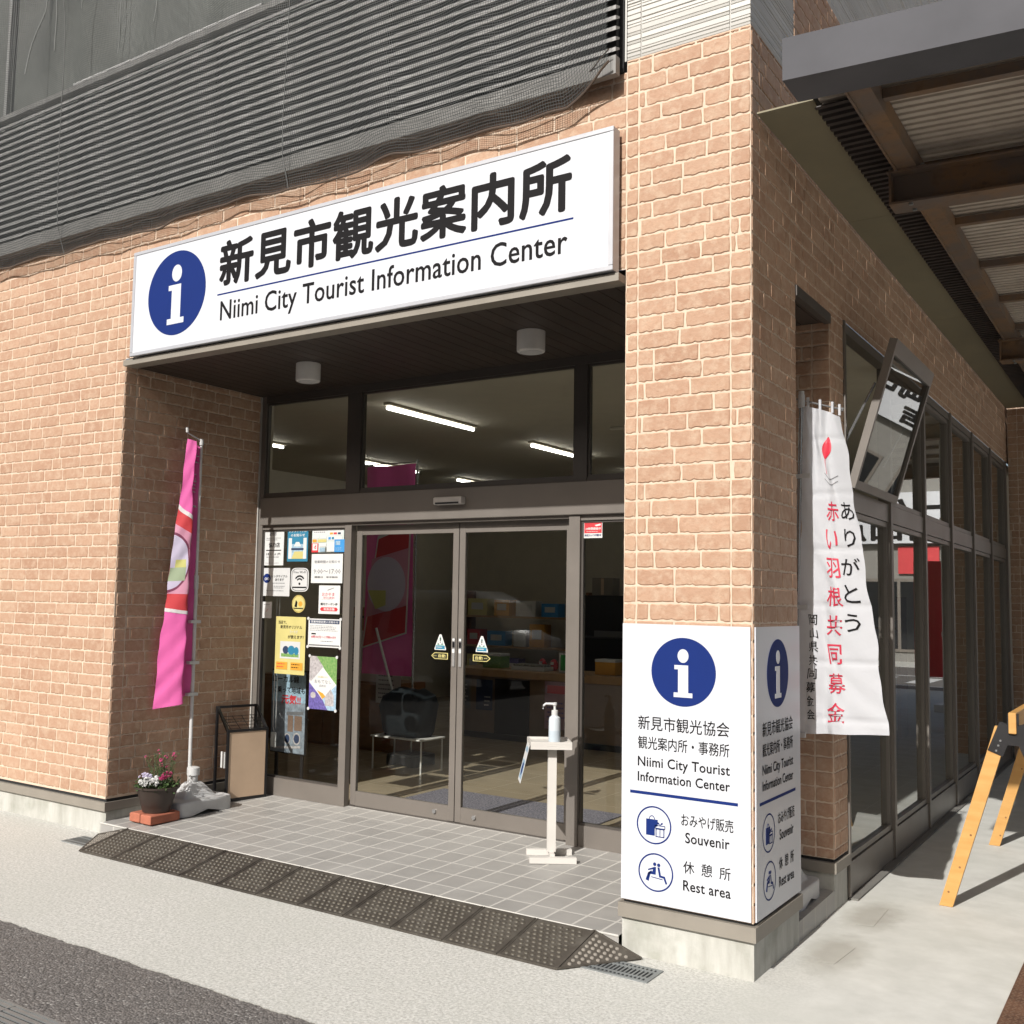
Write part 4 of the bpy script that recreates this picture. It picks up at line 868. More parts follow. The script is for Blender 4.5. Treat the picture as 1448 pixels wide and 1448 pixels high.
def water_base(name, cx, cy, hx, hy, z, parent, mat, cone=True):
    mb = MB(); n = 40; vs = []; prof = [(1.0, .0), (1.0, .088), (.975, .098), (.94, .101), (.66, .103)]+([(.60, .108), (.26, .195), (.20, .205)] if cone else [(.6, .108)])
    for k, h in prof:
        for i in range(n):
            a = 2*math.pi*i/n; c, s = math.cos(a), math.sin(a); p = .28
            x = hx*k*(abs(c)**p)*(1 if c > 0 else -1); y = hy*k*(abs(s)**p)*(1 if s > 0 else -1); zz = h
            if h == 0: zz = .032*max(0, 1-((abs(y)/hy-.0)/.30)**2) if abs(y) < hy*.3 else (.03*max(0, 1-(x/hx/.3)**2) if abs(x) < hx*.3 else 0)
            vs.append((cx+x, cy+y, z+zz))
    m = len(prof); fs = [(r*n+i, r*n+(i+1) % n, r*n+n+(i+1) % n, r*n+n+i) for r in range(m-1) for i in range(n)]+[tuple(range((m-1)*n, m*n))]
    mb.add(vs, fs); o = mb.build(name, mat, parent, False)
    if cone:
        mb = MB(); mb.lathe((cx, cy, z+.19), [(.034, 0), (.034, .06), (.046, .062), (.046, .115), (.03, .122)], 20); mb.build("pole_collar", WHITEPL, parent, True)
        mb = MB()
        for a, b in ((.05, .03), (.045, -.05), (.01, .075)): mb.tube([(cx+a*.5, cy+b*.5, z+.20), (cx+a*.9, cy+b*.9, z+.145), (cx+a*1.15, cy+b*1.15, z+.125)], [.016, .02, .012], 8)
        mb.build("plastic_wrap", WHITEPL, parent, True)
    return o
water_base("water_base", -4.36, .60, .17, .25, .098, t, GREYPL)

# ================================================================== WHITE BANNER (between pillar and pier)
t = empty("banner_flag", (-.15, .98, .1), "white nobori banner with red feather emblem between pillar and pier", "banner")
pb_, ptp = Vector((-.13, .975, .2)), Vector((-.052, .95, 2.80))
mb = MB(); mb.tube([pb_, pb_.lerp(ptp, .5)], .014, 12); mb.tube([pb_.lerp(ptp, .5), ptp], .011, 12); mb.build("pole", CHROME, t, True)
mb = MB(); mb.tube([ptp-Vector((0, 0, .07)), ptp-Vector((0, 0, .0))], .019, 12); mb.tube([ptp, ptp+Vector((0, 0, .02))], .015, 12); mb.build("pole_cap", WHITEPL, t, True)
ca, cb = ptp+Vector((-.10, -.03, -.0)), ptp+Vector((.19, .06, -.085))
mb = MB(); mb.tube([ca, cb], .0055, 8); mb.tube([cb, cb+Vector((.012, .004, -.003))], .012, 8); mb.build("crossbar", CHROME, t, True)
ftw = [(-.045, .955), (-.015, .940), (.015, .968), (.045, .945), (.07, .965), (.095, .958), (.118, .970), (.14, 1.0)]
fbw = [(-.10, .965), (-.055, .980), (-.005, .952), (.06, .978), (.11, .950), (.165, .935), (.25, .955), (.36, .985)]
Fw = make_flag(ftw, fbw, lambda s: .985+.03*s, lambda s: 2.745-.075*s, ripple=.006)
mb = MB(); mb.grid(lambda u, v: Fw(u, v), 90, 120); flag = mb.build("flag", WHITEF, t, True)
mb = MB()
for zz, xx in ((2.73, -.02), (2.715, .04), (2.70, .10), (2.685, .135)): mb.obox((xx, .965+xx*.25, zz+.025), (.006, 0, 0), (0, .006, 0), (0, 0, .03))
mb.build("hanging_loop", WHITEF, t)
mb = MB()
for q in (.30, .56, .83): p = pb_.lerp(ptp, q); mb.obox(p+Vector((.012, 0, 0)), (.045, 0, 0), (0, .012, 0), (0, 0, .012))
mb.build("banner_tab", WHITEPL, t)
# feather emblem, characters
def fe(u, v):
    w = math.sin(math.pi*(v*.97+.015))**.7*.5; return Fw(.57+.07*v+.20*w*(2*u-1), .848+.072*v, .003)
mb = MB(); mb.grid(fe, 6, 16); mb.build("feather_emblem", M("feather_red", (.68, .02, .05), .5, var=.05), flag)
mb = MB(); mb.grid(lambda u, v: Fw(.575-.03*(1-v)+.012*(2*u-1), .80+.055*v, .003), 1, 10); mb.build("feather_quill", INKR, flag)
mb = MB()
for zz, hh in ((.80, .0025), (.783, .002)): mb.grid(lambda u, v: Fw(.48+.34*u, zz-.016*math.sin(math.pi*u)+hh*v, .003), 16, 1)
mb.build("feather_ring", GREYI, flag)
def glyph(ch, sc, w, tc, h, mat, th=.0):
    return lettering(ch, lambda a, b: Fw(sc-w/2+w*a, tc-h/2+h*b, .0035), mat, flag, thick=th, res=2)
for i, ch in enumerate("赤い羽根共同募金"):
    glyph(ch, .635-.007*i, (.25, .20, .24, .25, .25, .23, .24, .24)[i], .685-.0886*i, .060, INKR, .0007)
for i, ch in enumerate("ありがとう"):
    glyph(ch, (.875, .875, .86, .84, .82)[i], (.16, .12, .17, .14, .14)[i], (.69, .605, .515, .43, .34)[i], .055, INK, .0004)
for i, ch in enumerate("岡山県共同募金会"):
    glyph(ch, .285-.006*i, .12, .345-.041*i, .031, INK, .0003)
water_base("water_base", -.155, 1.02, .115, .20, .1, t, WHITEPL)

# ================================================================== PLANTER, BRICKS, RACK
for x0, y0, lb, ty in ((-4.405, .085, "red paving brick under the left of the flower pot", 0), (-4.285, .080, "red paving brick under the right of the flower pot", 1)):
    mb = MB(); mb.box(x0, x0+.108, y0, y0+.235+.02*ty, .0955, .158, bev=.007); tag(mb.build("paving_brick", TERRA), lb, "brick", "bricks under the flower pot")
pc = (-4.285, .215, .1585)
t = empty("flower_pot", pc, "brown plastic pot of white and pink flowers standing on two bricks", "flower pot")
mb = MB(); mb.lathe(pc, [(.088, 0), (.094, .004), (.104, .045), (.107, .048), (.128, .125), (.146, .163), (.156, .165), (.158, .176), (.150, .178), (.143, .168), (.13, .150)], 40); mb.build("pot", POT, t, True)
mb = MB(); mb.lathe(pc, [(.135, .148), (.135, .152)], 24); mb.build("soil", SOIL, t)
rng = random.Random(31); lf = MB()
def leafq(p, d, l, w):
    d = Vector(d).normalized(); sd = d.cross(Vector((rng.uniform(-1, 1), rng.uniform(-1, 1), .3))).normalized()
    p = Vector(p); q = p+d*l*.5+Vector((0, 0, l*.06)); e = p+d*l
    lf.add([p, q+sd*w/2, e, q-sd*w/2], [(0, 1, 2, 3)])
for _ in range(420):
    a = rng.random()*6.283; r = .145*math.sqrt(rng.random()); h = rng.uniform(.15, .215); leafq((pc[0]+r*math.cos(a), pc[1]+r*math.sin(a), pc[2]+h-.01), (math.cos(a)*rng.random(), math.sin(a)*rng.random(), rng.uniform(-.2, .9)), rng.uniform(.015, .035), rng.uniform(.008, .016))
stems = MB(); tips = []
for _ in range(46):
    a = rng.random()*6.283; r = .07*math.sqrt(rng.random()); b = Vector((pc[0]+r*math.cos(a)-.01, pc[1]+r*math.sin(a)+.045, pc[2]+.15)); hh = rng.uniform(.14, .255)
    e = b+Vector((rng.uniform(-.075, .085), rng.uniform(-.05, .05), hh)); m_ = b.lerp(e, .5)+Vector((rng.uniform(-.01, .01), rng.uniform(-.01, .01), .01)); stems.tube([b, m_, e], [.0016, .0014, .001], 4); tips.append(e)
    for k in range(13):
        q = b.lerp(e, rng.uniform(.15, .98)); leafq(q, (rng.uniform(-1, 1), rng.uniform(-1, 1), rng.uniform(.2, 1.2)), rng.uniform(.012, .026), rng.uniform(.003, .007))
lf.build("foliage", LEAF, t); stems.build("stems", LEAF, t)
def blossoms(name, mat, pts, size):
    mb = MB()
    for p in pts:
        p = Vector(p); up = Vector((rng.uniform(-.5, .5), rng.uniform(-.9, .1), rng.uniform(.3, 1))).normalized(); sx = up.cross(Vector((1, .2, 0))).normalized(); sy = up.cross(sx); s_ = size*rng.uniform(.7, 1.2); ph = rng.random()
        for k in range(6):
            a = ph+k*math.pi/3; d = sx*math.cos(a)+sy*math.sin(a); d2 = sx*math.cos(a+.45)+sy*math.sin(a+.45); d3 = sx*math.cos(a-.45)+sy*math.sin(a-.45)
            mb.add([p, p+d2*s_*.7+up*s_*.35, p+d*s_+up*s_*.25, p+d3*s_*.7+up*s_*.35], [(0, 1, 2, 3)])
            mb.add([p+up*s_*.3, p+d2*s_*.4+up*s_*.6, p+d*s_*.55+up*s_*.5, p+d3*s_*.4+up*s_*.6], [(0, 1, 2, 3)])
    return tag(mb.build(name, mat, t), kind='stuff')
def clus(c, r, n, sq=.7): return [(c[0]+rng.gauss(0, r), c[1]+rng.gauss(0, r), c[2]+rng.gauss(0, r*sq)) for _ in range(n)]
X, Y, Z = pc
blossoms("white_flowers", PETW, [q for c in ((X-.06, Y-.09, Z+.20), (X-.02, Y-.10, Z+.195), (X+.02, Y-.10, Z+.205), (X+.05, Y-.09, Z+.215), (X+.075, Y-.065, Z+.205), (X-.005, Y-.085, Z+.225), (X+.05, Y-.05, Z+.235)) for q in clus(c, .010, 16)], .013)
blossoms("lilac_flowers", PETL, [q for c in ((X-.085, Y-.05, Z+.235), (X-.055, Y-.05, Z+.245), (X-.03, Y-.04, Z+.235)) for q in clus(c, .010, 12)], .013)
blossoms("pink_flowers", PETP, [q for c in ((X+.095, Y-.02, Z+.245), (X+.12, Y-.01, Z+.265), (X+.075, Y-.02, Z+.235)) for q in clus(c, .014, 14)]+[p for p in tips[:20]], .012)

t = empty("brochure_rack", (-4.45, 1.13, .108), "small black steel leaflet rack with a tan front board beside the left porch wall", "rack"); t.rotation_euler.z = R(-13)
zf_ = .106; xa, xb2, ya, yb2 = -4.535, -4.362, .945, 1.285; mb = MB(); s_ = .009
for x, y, h in ((xa, ya, .70), (xa, yb2, .70), (xb2, ya, .535), (xb2, yb2, .535)): mb.box(x-s_, x+s_, y-s_, y+s_, zf_, zf_+h)
for y in (ya, yb2):
    mb.bar((xa+s_, y, zf_+.691), (xb2-s_, y, zf_+.526), .018, .018); mb.bar((xa+s_, y, zf_+.02), (xb2-s_, y, zf_+.02), .018, .018)
for x, h in ((xa, .691), (xb2, .526), (xa, .02), (xb2, .012)): mb.bar((x, ya+s_, zf_+h), (x, yb2-s_, zf_+h), .018, .018)
mb.build("frame", BLACKM, t)
mb = MB(); mb.box(xb2-.004, xb2+.004, ya+s_+.002, yb2-s_-.002, zf_+.024, zf_+.514); mb.build("front_board", TAN, t)
mb = MB()
for k in range(5): mb.tube([(xa+.03+k*.03, ya, zf_+.62-k*.02), (xa+.03+k*.03, yb2, zf_+.62-k*.02)], .0022, 6)
for k in range(4): yy = ya+.05+k*.08; mb.tube([(xa, yy, zf_+.62), (xb2, yy, zf_+.50)], .0022, 6)
mb.build("wire_tray", BLACKM, t)
mb = MB(); mb.box(xb2-.07, xb2-.012, ya-.016, ya-.0095, zf_+.25, zf_+.37); mb.build("paper_tag", PAPER, t); t.location.x += .042

# ================================================================== SANITISER STAND
SC = Vector((-1.60, 1.0, .105)); ca_, sa_ = math.cos(R(36)), math.sin(R(36)); A_ = Vector((ca_, sa_, 0)); B_ = Vector((-sa_, ca_, 0)); UP = Vector((0, 0, 1))
t = empty("sanitizer_stand", SC, "white painted wooden stand with H shaped foot before the right sliding door", "stand")
mb = MB()
for k in (-.125, .085): mb.obox(SC+B_*k+UP*.0175, A_*.14, B_*.018, UP*.0175)
mb.obox(SC+B_*-.02+UP*.0345, A_*.014, B_*.087, UP*.0125); mb.build("foot", WHITEM, t)
mb = MB(); mb.obox(SC+B_*-.03+UP*.365, A_*.026, B_*.018, UP*.318); mb.build("post", WHITEM, t)
TR = SC+UP*.69+B_*.01-A_*.015; mb = MB(); mb.obox(TR, A_*.125, B_*.125, UP*.006)
for s in (-1, 1): mb.obox(TR+A_*.121*s+UP*.013, A_*.004, B_*.125, UP*.0065); mb.obox(TR+B_*.121*s+UP*.013, A_*.117, B_*.004, UP*.0065)
for s in (-1, 1): mb.obox(TR-UP*.016+B_*.119*s, A_*.125, B_*.006, UP*.0095)
mb.build("tray", WHITEM, t)
bc = TR+UP*.0065-B_*.02+A_*.03
t = empty("sanitizer_bottle", bc, "translucent white pump bottle of hand sanitiser standing on the tray", "bottle")
BOT = M("bottle_plastic", (.66, .72, .76), .3, var=.03)
mb = MB(); mb.lathe(bc, [(.031, 0), (.036, .004), (.036, .135), (.033, .150), (.020, .160), (.018, .166)], 28); mb.build("bottle_body", BOT, t, True)
mb = MB(); mb.lathe(bc, [(.0365, .006), (.0365, .072)], 28); mb.build("liquid_band", M("bottle_label", (.56, .64, .70), .3, var=.03), t, True)
mb = MB(); mb.lathe(bc, [(.020, .164), (.020, .192), (.008, .196), (.008, .222), (.014, .224), (.014, .238), (.006, .241)], 20); hd = bc+UP*.231; nd = (-A_*.92+B_*.1).normalized()
mb.tube([hd, hd+nd*.055, hd+nd*.068-UP*.012, hd+nd*.074-UP*.032], [.0085, .0075, .0075, .006], 10); mb.build("pump", WHITEPL, t, True)
t = empty("hand_sign", TR-A_*.13, "small blue and white notice hanging from the left edge of the stand's tray", "notice")
o_ = TR-A_*.128-B_*.10+UP*-.005; dn = (UP*-.92-A_*.22).normalized(); mb = MB(); mb.prism([(0, 0), (.165, 0), (.165, .235), (0, .235)], o_, B_, dn, .001); mb.build("paper", PAPER, t)
wn_ = B_.cross(dn).normalized()
for sg in (0.0012, -.0004):
    q = o_+wn_*sg; mb = MB(); mb.prism([(.02, .02), (.145, .02), (.145, .05), (.02, .05)], q, B_, dn, .0003); mb.prism([(.02, .10), (.145, .10), (.145, .215), (.02, .215)], q, B_, dn, .0003); mb.build("print_block", SKYP, t)
    mb = MB(); mb.prism([(.05, .12), (.11, .12), (.12, .17), (.09, .20), (.05, .18)], q+wn_*(.0004 if sg > 0 else -.0004), B_, dn, .0003); mb.build("hand_picture", NAVY, t)

# ================================================================== SAWHORSE, STEEL PLATE, PATCHES
t = empty("sawhorse", (.82, 2.75, 0), "long yellow pine sawhorse trestle on black brackets on the right hand walk", "trestle")
bx, bz = .825, 1.06; y0s, y1s = 1.86, 3.72
mb = MB(); mb.box(bx-.019, bx+.019, y0s-.045, y1s+.05, bz-.075, bz+.04, bev=.003); mb.build("beam", PINE, t)
for y in (y0s, y1s):
    for s in (-1, 1):
        top = Vector((bx+s*.055, y, bz-.05)); foot = Vector((bx+s*.355, y+(-.01 if s < 0 else .01), 0)); mb = MB()
        dd = (foot-top).normalized(); a1 = Vector((0, 1, 0)); a2 = dd.cross(a1).normalized()
        pts = [(top, 1), (foot, 0)]; vs = [p+a1*i*.021+a2*j*.036 for p in (top, foot) for i, j in ((-1, -1), (1, -1), (1, 1), (-1, 1))]
        for q in range(4, 8): vs[q].z = max(vs[q].z, 0); vs[q] = Vector((vs[q].x, vs[q].y, 0.002 if q in (4, 5, 6, 7) else 0))
        mb.add(vs, [(3, 2, 1, 0), (4, 5, 6, 7), (0, 1, 5, 4), (1, 2, 6, 5), (2, 3, 7, 6), (3, 0, 4, 7)])
        lg = mb.build("leg", PINE, t)
        if y == y0s or True:
            mb = MB(); kn = random.Random(int(y*10+s)); dirx = dd
            for k in range(3):
                c = top.lerp(foot, kn.uniform(.2, .95))-a1*.0212*1+a2*kn.uniform(-.02, .02); mb.tube([c, c-a1*.0006], .006, 10)
            mb.build("knots", BWOOD, lg)
    mb = MB()
    for s in (-1, 1):
        p = Vector((bx+s*.028, 0, bz-.03)); q = Vector((bx+s*.090, 0, bz-.190)); dd = (q-p).normalized(); w = Vector((dd.z, 0, -dd.x))
        for yy in (y-.0255, y+.0255): mb.obox(Vector(((p.x+q.x)/2, yy, (p.z+q.z)/2)), dd*.085, Vector((0, .0022, 0)), w*.040)
        mb.obox(Vector((bx+s*.0225, y, bz-.03)), (.0025, 0, 0), (0, .03, 0), (0, 0, .06))
    for yy in (y-.0258, y+.0258): mb.add([(bx-.06, yy, bz-.14), (bx+.06, yy, bz-.14), (bx+.025, yy, bz-.072), (bx-.025, yy, bz-.072)], [(0, 1, 2, 3)])
    br = mb.build("bracket", BLACKM, t); mb = MB()
    for s in (-1, 1):
        for f_ in (.55, .72, .9):
            c = Vector((bx+s*(.028+.062*f_), y-.0278, bz-.03-.160*f_)); mb.tube([c, c+Vector((0, -.004, 0))], .006, 10)
    mb.build("screws", CHROME, br, True)
RM, tt_, bb_ = nt_new("checker_plate_rust"); g_ = N(tt_, "NewGeometry").outputs['Position']
L(tt_, mixc(tt_, ramp(tt_, noise(tt_, 7, 6, .7, g_), .35, .65), (.10, .05, .032), (.19, .095, .055)), bb_.inputs['Base Color']); bb_.inputs['Roughness'].default_value = .6
t = empty("steel_plate", (1.5, .4, 0), "rusty chequer plate lying on the concrete at the lower right corner", "steel plate")
mb = MB(); mb.box(.945, 2.1, -1.2, 1.6, .001, .010); mb.build("plate", RM, t)
mb = MB(); i = 0; y = -.2
while y < 1.58:
    x = .96
    while x < 1.25:
        a = R(45) if (i+int(x*1000/22)) % 2 else R(-45); c_, s__ = math.cos(a), math.sin(a)
        mb.obox((x, y, .0105), (.010*c_, .010*s__, 0), (-.0028*s__, .0028*c_, 0), (0, 0, .0012)); x += .022
    y += .022; i += 1
mb.build("raised_lozenges", M("lozenge_worn", (.24, .15, .10), .4, .3, var=.2), t)
for (pts, lb) in (([(.155, .44), (.225, .46), (.245, .76), (.15, .80)], "small raised concrete repair patch nearer the pillar base"), ([(.15, 1.15), (.235, 1.17), (.225, 1.55), (.14, 1.56)], "small raised concrete repair patch nearer the glazed wall")):
    t = empty("repair_patch", (pts[0][0], pts[0][1], 0), lb, "concrete patch", "repair patches in the walk"); rg = random.Random(int(pts[0][1]*100)); cx_ = sum(p[0] for p in pts)/4; cy_ = sum(p[1] for p in pts)/4
    mb = MB(); mb.prism(pts, (0, 0, .0022), (1, 0, 0), (0, 1, 0), .0012); mb.build("cement_patch", CONC, t)
    SM, st_, sb_ = nt_new("damp_stain"); out_ = st_.nodes["Material Output"]; sb_.inputs['Base Color'].default_value = (.34, .31, .25, 1); sb_.inputs['Roughness'].default_value = .85
    tc_ = N(st_, "TexCoord").outputs['Object']; vl = N(st_, "VectorMath", operation='LENGTH'); mp_ = N(st_, "Mapping"); mp_.inputs['Location'].default_value = (-(cx_-pts[0][0])*6.6, -(cy_-pts[0][1])*2.9, 0); mp_.inputs['Scale'].default_value = (6.6, 2.9, 0); L(st_, tc_, mp_.inputs[0]); L(st_, mp_.outputs[0], vl.inputs[0])
    al = mathn(st_, 'MULTIPLY', ramp(st_, mathn(st_, 'ADD', vl.outputs['Value'], mathn(st_, 'MULTIPLY', noise(st_, 14, 5, .6), .7)), 1.45, .75), .3)
    trn = N(st_, "BsdfTransparent"); mxs = N(st_, "MixShader"); L(st_, al, mxs.inputs[0]); L(st_, trn.outputs[0], mxs.inputs[1]); L(st_, sb_.outputs[0], mxs.inputs[2]); L(st_, mxs.outputs[0], out_.inputs[0])
    mb = MB(); mb.add([(cx_-.2, cy_-.45, .0055), (cx_+.2, cy_-.45, .0055), (cx_+.2, cy_+.45, .0055), (cx_-.2, cy_+.45, .0055)], [(0, 1, 2, 3)]); mb.build("damp_stain", SM, t)

# ================================================================== CANOPY OVER THE RIGHT HAND WALK
t = empty("canopy", (1.8, 4, 0), "rusted steel canopy with corrugated roof sheets over the side walk", "canopy")
GREYST = M("fascia_grey", (.125, .125, .135), .75, .0, var=.1, vscale=4, spec=.08)
def ybow(x): return .0
CX1 = 4.4
def skew(x): return .10*(x-.45)          # the canopy stands a few degrees off the building's grid
def xbox(mb, x0, x1, y0, y1, z0, z1, dz=0.):
    vs = [(x, y+skew(x), z+dz*(x-.45)) for z in (z0, z1) for y in (y0, y1) for x in (x0, x1)]
    mb.add(vs, [(0, 2, 3, 1), (4, 5, 7, 6), (0, 1, 5, 4), (1, 3, 7, 5), (3, 2, 6, 7), (2, 0, 4, 6)])
mb = MB(); xbox(mb, .43, CX1, -.90, -.70, 3.625, 3.79); mb.build("fascia_beam", GREYST, t)
for y, lb in ((.78, 0), (4.75, 1), (8.7, 1), (12.6, 1)):
    mb = MB(); xbox(mb, .445, CX1, y, y+.15, 3.70, 3.711); xbox(mb, .445, CX1, y, y+.15, 3.869, 3.88); xbox(mb, .445, CX1, y+.071, y+.079, 3.711, 3.869); xbox(mb, .445, .455, y+.002, y+.07, 3.711, 3.869); mb.build("cross_beam", RUST, t)
for x in (.525, 2.6):
    mb = MB(); mb.box(x-.05, x+.05, -.30, 13.4, 3.882, 3.972); mb.box(x-.05, x-.04, -.30, 13.4, 3.87, 3.8815); mb.build("long_beam", RUST, t)
y = .05
while y < 13.4:
    mb = MB(); xbox(mb, .577, 2.548, y, y+.045, 3.925, 3.970); mb.build("purlin", RUST, t); y += .92
mb = MB(); yy0, yy1, pit = .0, 13.6, .066; prof = []; y = yy0
while y < yy1: prof += [(y, 3.985), (y+.038, 3.985), (y+.041, 4.028), (y+.063, 4.028)]; y += pit
vs = []
for y, z in prof: vs += [(.30, y+skew(.30), z), (1.9, y+skew(1.9), z), (CX1, y+skew(CX1), z)]
mb.add(vs, [(i*3+k, i*3+k+1, i*3+k+4, i*3+k+3) for i in range(len(prof)-1) for k in range(2)]); mb.build("roof_sheet", SHEET, t)
mb = MB(); mb.add([(.43, -.88, 3.791), (CX1, -.88+skew(CX1), 3.791), (CX1, .01+skew(CX1), 4.03), (.43, .01, 4.03)], [(0, 1, 2, 3)]); mb.build("sun_block_plate", GREYST, t)  # unseen plate added behind the fascia to keep direct sun off the purlins
mb = MB(); mb.box(.24, .56, .02, 13.4, 4.035, 4.05); mb.build("light_block_strip", GREYST, t)  # unseen opaque strip added above the sheet to darken its wall edge
mb = MB(); vs = []; prof = []; y = .06
while y < 13.4: prof += [(y, 3.957), (y+.030, 3.957), (y+.033, 3.978), (y+.063, 3.978)]; y += .066
for y, z in prof: vs += [(.278, y, z), (.474, y, z)]
mb.add(vs, [(i*2, i*2+1, i*2+3, i*2+2) for i in range(len(prof)-1)]); mb.build("edge_sheet", M("dark_brown_sheet", (.045, .034, .030), .6, var=.3), t)
for y in (.855, 12.6):
    mb = MB(); mb.box(4.0, 4.125, y-.06+.35, y+.06+.35, 0, 3.70); mb.build("post", RUST, t)
for y in (.855, 4.825, 8.775):
    mb = MB()
    for dx in (-.075, .075):
        for dy in (-.045, .045): mb.tube([(.525+dx, y+dy, 3.876), (.525+dx, y+dy, 3.895)], .011, 6)
    for dy in (-.045, .045): mb.tube([(.545, y+dy, 3.702), (.545, y+dy, 3.690)], .011, 6)
    mb.build("bolts", GALV, t)
    mb = MB(); mb.box(.43, .62, y-.065, y+.065, 3.8765, 3.8815); mb.build("gusset_plate", RUST, t)
mb = MB(); mb.box(2.9, 3.0, -.30, 13.4, 3.882, 3.972); mb.build("gutter_beam", RUST, t)
mb = MB(); mb.box(.012, .275, .05, 1.72, 3.992, 4.000); mb.box(.012, .275, 1.723, 4.30, 3.992, 4.000); mb.box(.012, .275, 4.303, 8.7, 3.992, 4.000); eb = mb.build("eave_board", M("eave_olive", (.28, .25, .16), .7, var=.06), B)

# ================================================================== INTERIOR
TB = [(-3.9, 2.15, 3.50), (-3.9, 4.55, 5.9), (-3.9, 6.95, 8.3), (-6.4, 2.15, 3.5), (-6.4, 4.6, 5.95), (-6.4, 6.8, 8.15)]
TL_ = ["lit strip light on the ceiling just inside the sliding doors", "lit strip light second from the doors in the right row", "lit strip light deepest in the right row", "lit strip light over the left corner nearest the glass", "lit strip light second from the glass in the left row", "lit strip light deepest in the left row"]
for (x, y0, y1), lb in zip(TB, TL_):
    t = empty("strip_light", (x, (y0+y1)/2, 3.32), lb, "strip light", "ceiling strip lights"); mb = MB(); mb.box(x-.03, x+.03, y0, y1, 3.296, 3.3195); mb.build("batten", INTC, t)
    mb = MB(); mb.tube([(x, y0+.02, 3.272), (x, y1-.02, 3.278)], .0145, 12); mb.build("tube", TUBE, t, True)
t = empty("air_conditioner", (-2.3, 4.6, 3.29), "square ceiling air conditioner panel seen through the upper right glass", "air conditioner")
mb = MB(); mb.box(-2.8, -1.85, 4.15, 5.1, 3.285, 3.3195, bev=.01); mb.build("panel", INTC, t); mb = MB(); mb.box(-2.6, -2.05, 4.35, 4.9, 3.275, 3.2845); mb.build("grille", M("ac_grille", (.35, .33, .27), .6), t)
t = empty("door_mat", (-2.62, 2.17, .107), "grey flecked carpet mat on the floor inside the doors", "mat")
mm_, mt_, mbs = nt_new("mat_flecked"); L(mt_, mixc(mt_, ramp(mt_, noise(mt_, 70, 4, .8), .42, .58), (.07, .065, .085), (.30, .28, .33)), mbs.inputs['Base Color']); mbs.inputs['Roughness'].default_value = .95
mb = MB(); mb.box(-3.42, -1.80, 1.90, 2.44, .106, .116, bev=.004); mb.build("carpet", mm_, t)
t = empty("counter", (-3.6, 5.6, .105), "long brown reception counter with a pale wood top at the back of the room", "counter")
mb = MB(); mb.box(-5.35, -1.2, 5.36, 5.9, .106, .80); mb.build("front", M("counter_front", (.24, .16, .10), .6, var=.08), t)
mb = MB(); mb.box(-5.40, -1.15, 5.30, 5.95, .801, .885, bev=.006); mb.build("counter_top", LWOOD, t)
mb = MB(); mb.box(-4.80, -4.35, 5.345, 5.3595, .11, .78); mb.build("dark_panel", BLACKM, t)
mb = MB(); mb.box(-5.35, -1.2, 5.33, 5.3595, .106, .17); mb.build("kick_board", BLACKM, t)
def small(name, lb, cat, boxes, group=None):
    c = boxes[0][1]; t = empty(name, ((c[0]+c[1])/2, (c[2]+c[3])/2, c[4]), lb, cat, group)
    for nm, q, mt in boxes:
        mb = MB(); mb.box(*q, bev=.003); mb.build(nm, mt, t)
    return t
small("shelf_unit", "tall black display shelf against the dark back of the room", "shelf", [("carcass", (-4.9, -3.5, 7.4, 7.8, .106, 1.75), BLACKM), ("shelf_board", (-4.88, -3.52, 7.38, 7.3995, 1.2, 1.23), M("shelf_grey", (.08, .08, .09), .5)), ("label_row", (-4.6, -3.9, 7.37, 7.379, 1.22, 1.30), GREYI)])
small("box", "pale box on top of the black display shelf", "box", [("carton", (-4.7, -4.4, 7.5, 7.7, 1.752, 1.98), M("carton_grey", (.25, .22, .18), .7)), ("tape", (-4.57, -4.53, 7.497, 7.4995, 1.76, 1.97), TAN)])
small("tablet_sign", "green card in a white stand on the counter", "card", [("stand", (-4.02, -3.82, 5.42, 5.44, .887, 1.10), PAPER), ("green_card", (-4.0, -3.84, 5.416, 5.4195, .91, 1.08), M("card_green", (.03, .35, .06), .5))])
small("leaflet_tray", "low tray of printed leaflets on the counter", "leaflets", [("tray", (-4.62, -4.2, 5.40, 5.62, .887, .93), PAPERG), ("leaflets", (-4.60, -4.22, 5.41, 5.60, .931, .955), M("leaflet_mix", (.25, .24, .2), .6, var=.8, vscale=60))])
rng = random.Random(8)
for i, (x, mt, lb) in enumerate(((-4.40, RED, "red lucky figure on the counter, left of the pair"), (-4.25, RED, "red lucky figure on the counter, right of the pair"), (-4.95, GREEN, "green souvenir box on the left of the counter"), (-3.5, ORANGE, "orange souvenir box on the counter behind the right stile"))):
    if i < 2:
        t = empty("lucky_figure", (x, 5.72, .886), lb, "figurine", "figures on the counter"); mb = MB(); mb.lathe((x, 5.72, .886), [(.03, 0), (.05, .02), (.05, .07), (.03, .11), (.01, .125)], 16); mb.build("body", mt, t, True); mb = MB(); mb.lathe((x, 5.675, .95), [(.02, 0), (.02, .03)], 12); mb.build("face", PAPER, t, True)
    else: small("souvenir_box", lb, "box", [("carton", (x-.12, x+.12, 5.5, 5.7, .886, 1.02), mt), ("lid", (x-.122, x+.122, 5.498, 5.702, 1.021, 1.05), PAPERG)], "souvenir boxes on the counter")
poster("dark notice pasted on the counter front left of the black panel", -5.05, -4.83, .42, .76, NAVYP, [('l', .5, .9, .1, .5, 3, PAPER)], y=5.345, group="notices inside the room")
poster("pink notice pasted on the counter front under the green card", -4.15, -3.85, .28, .79, M("notice_pink", (.45, .25, .30), .6), [('r', .1, .9, .75, .92, RED), ('l', .1, .9, .1, .6, 5, PURP)], y=5.345, group="notices inside the room")
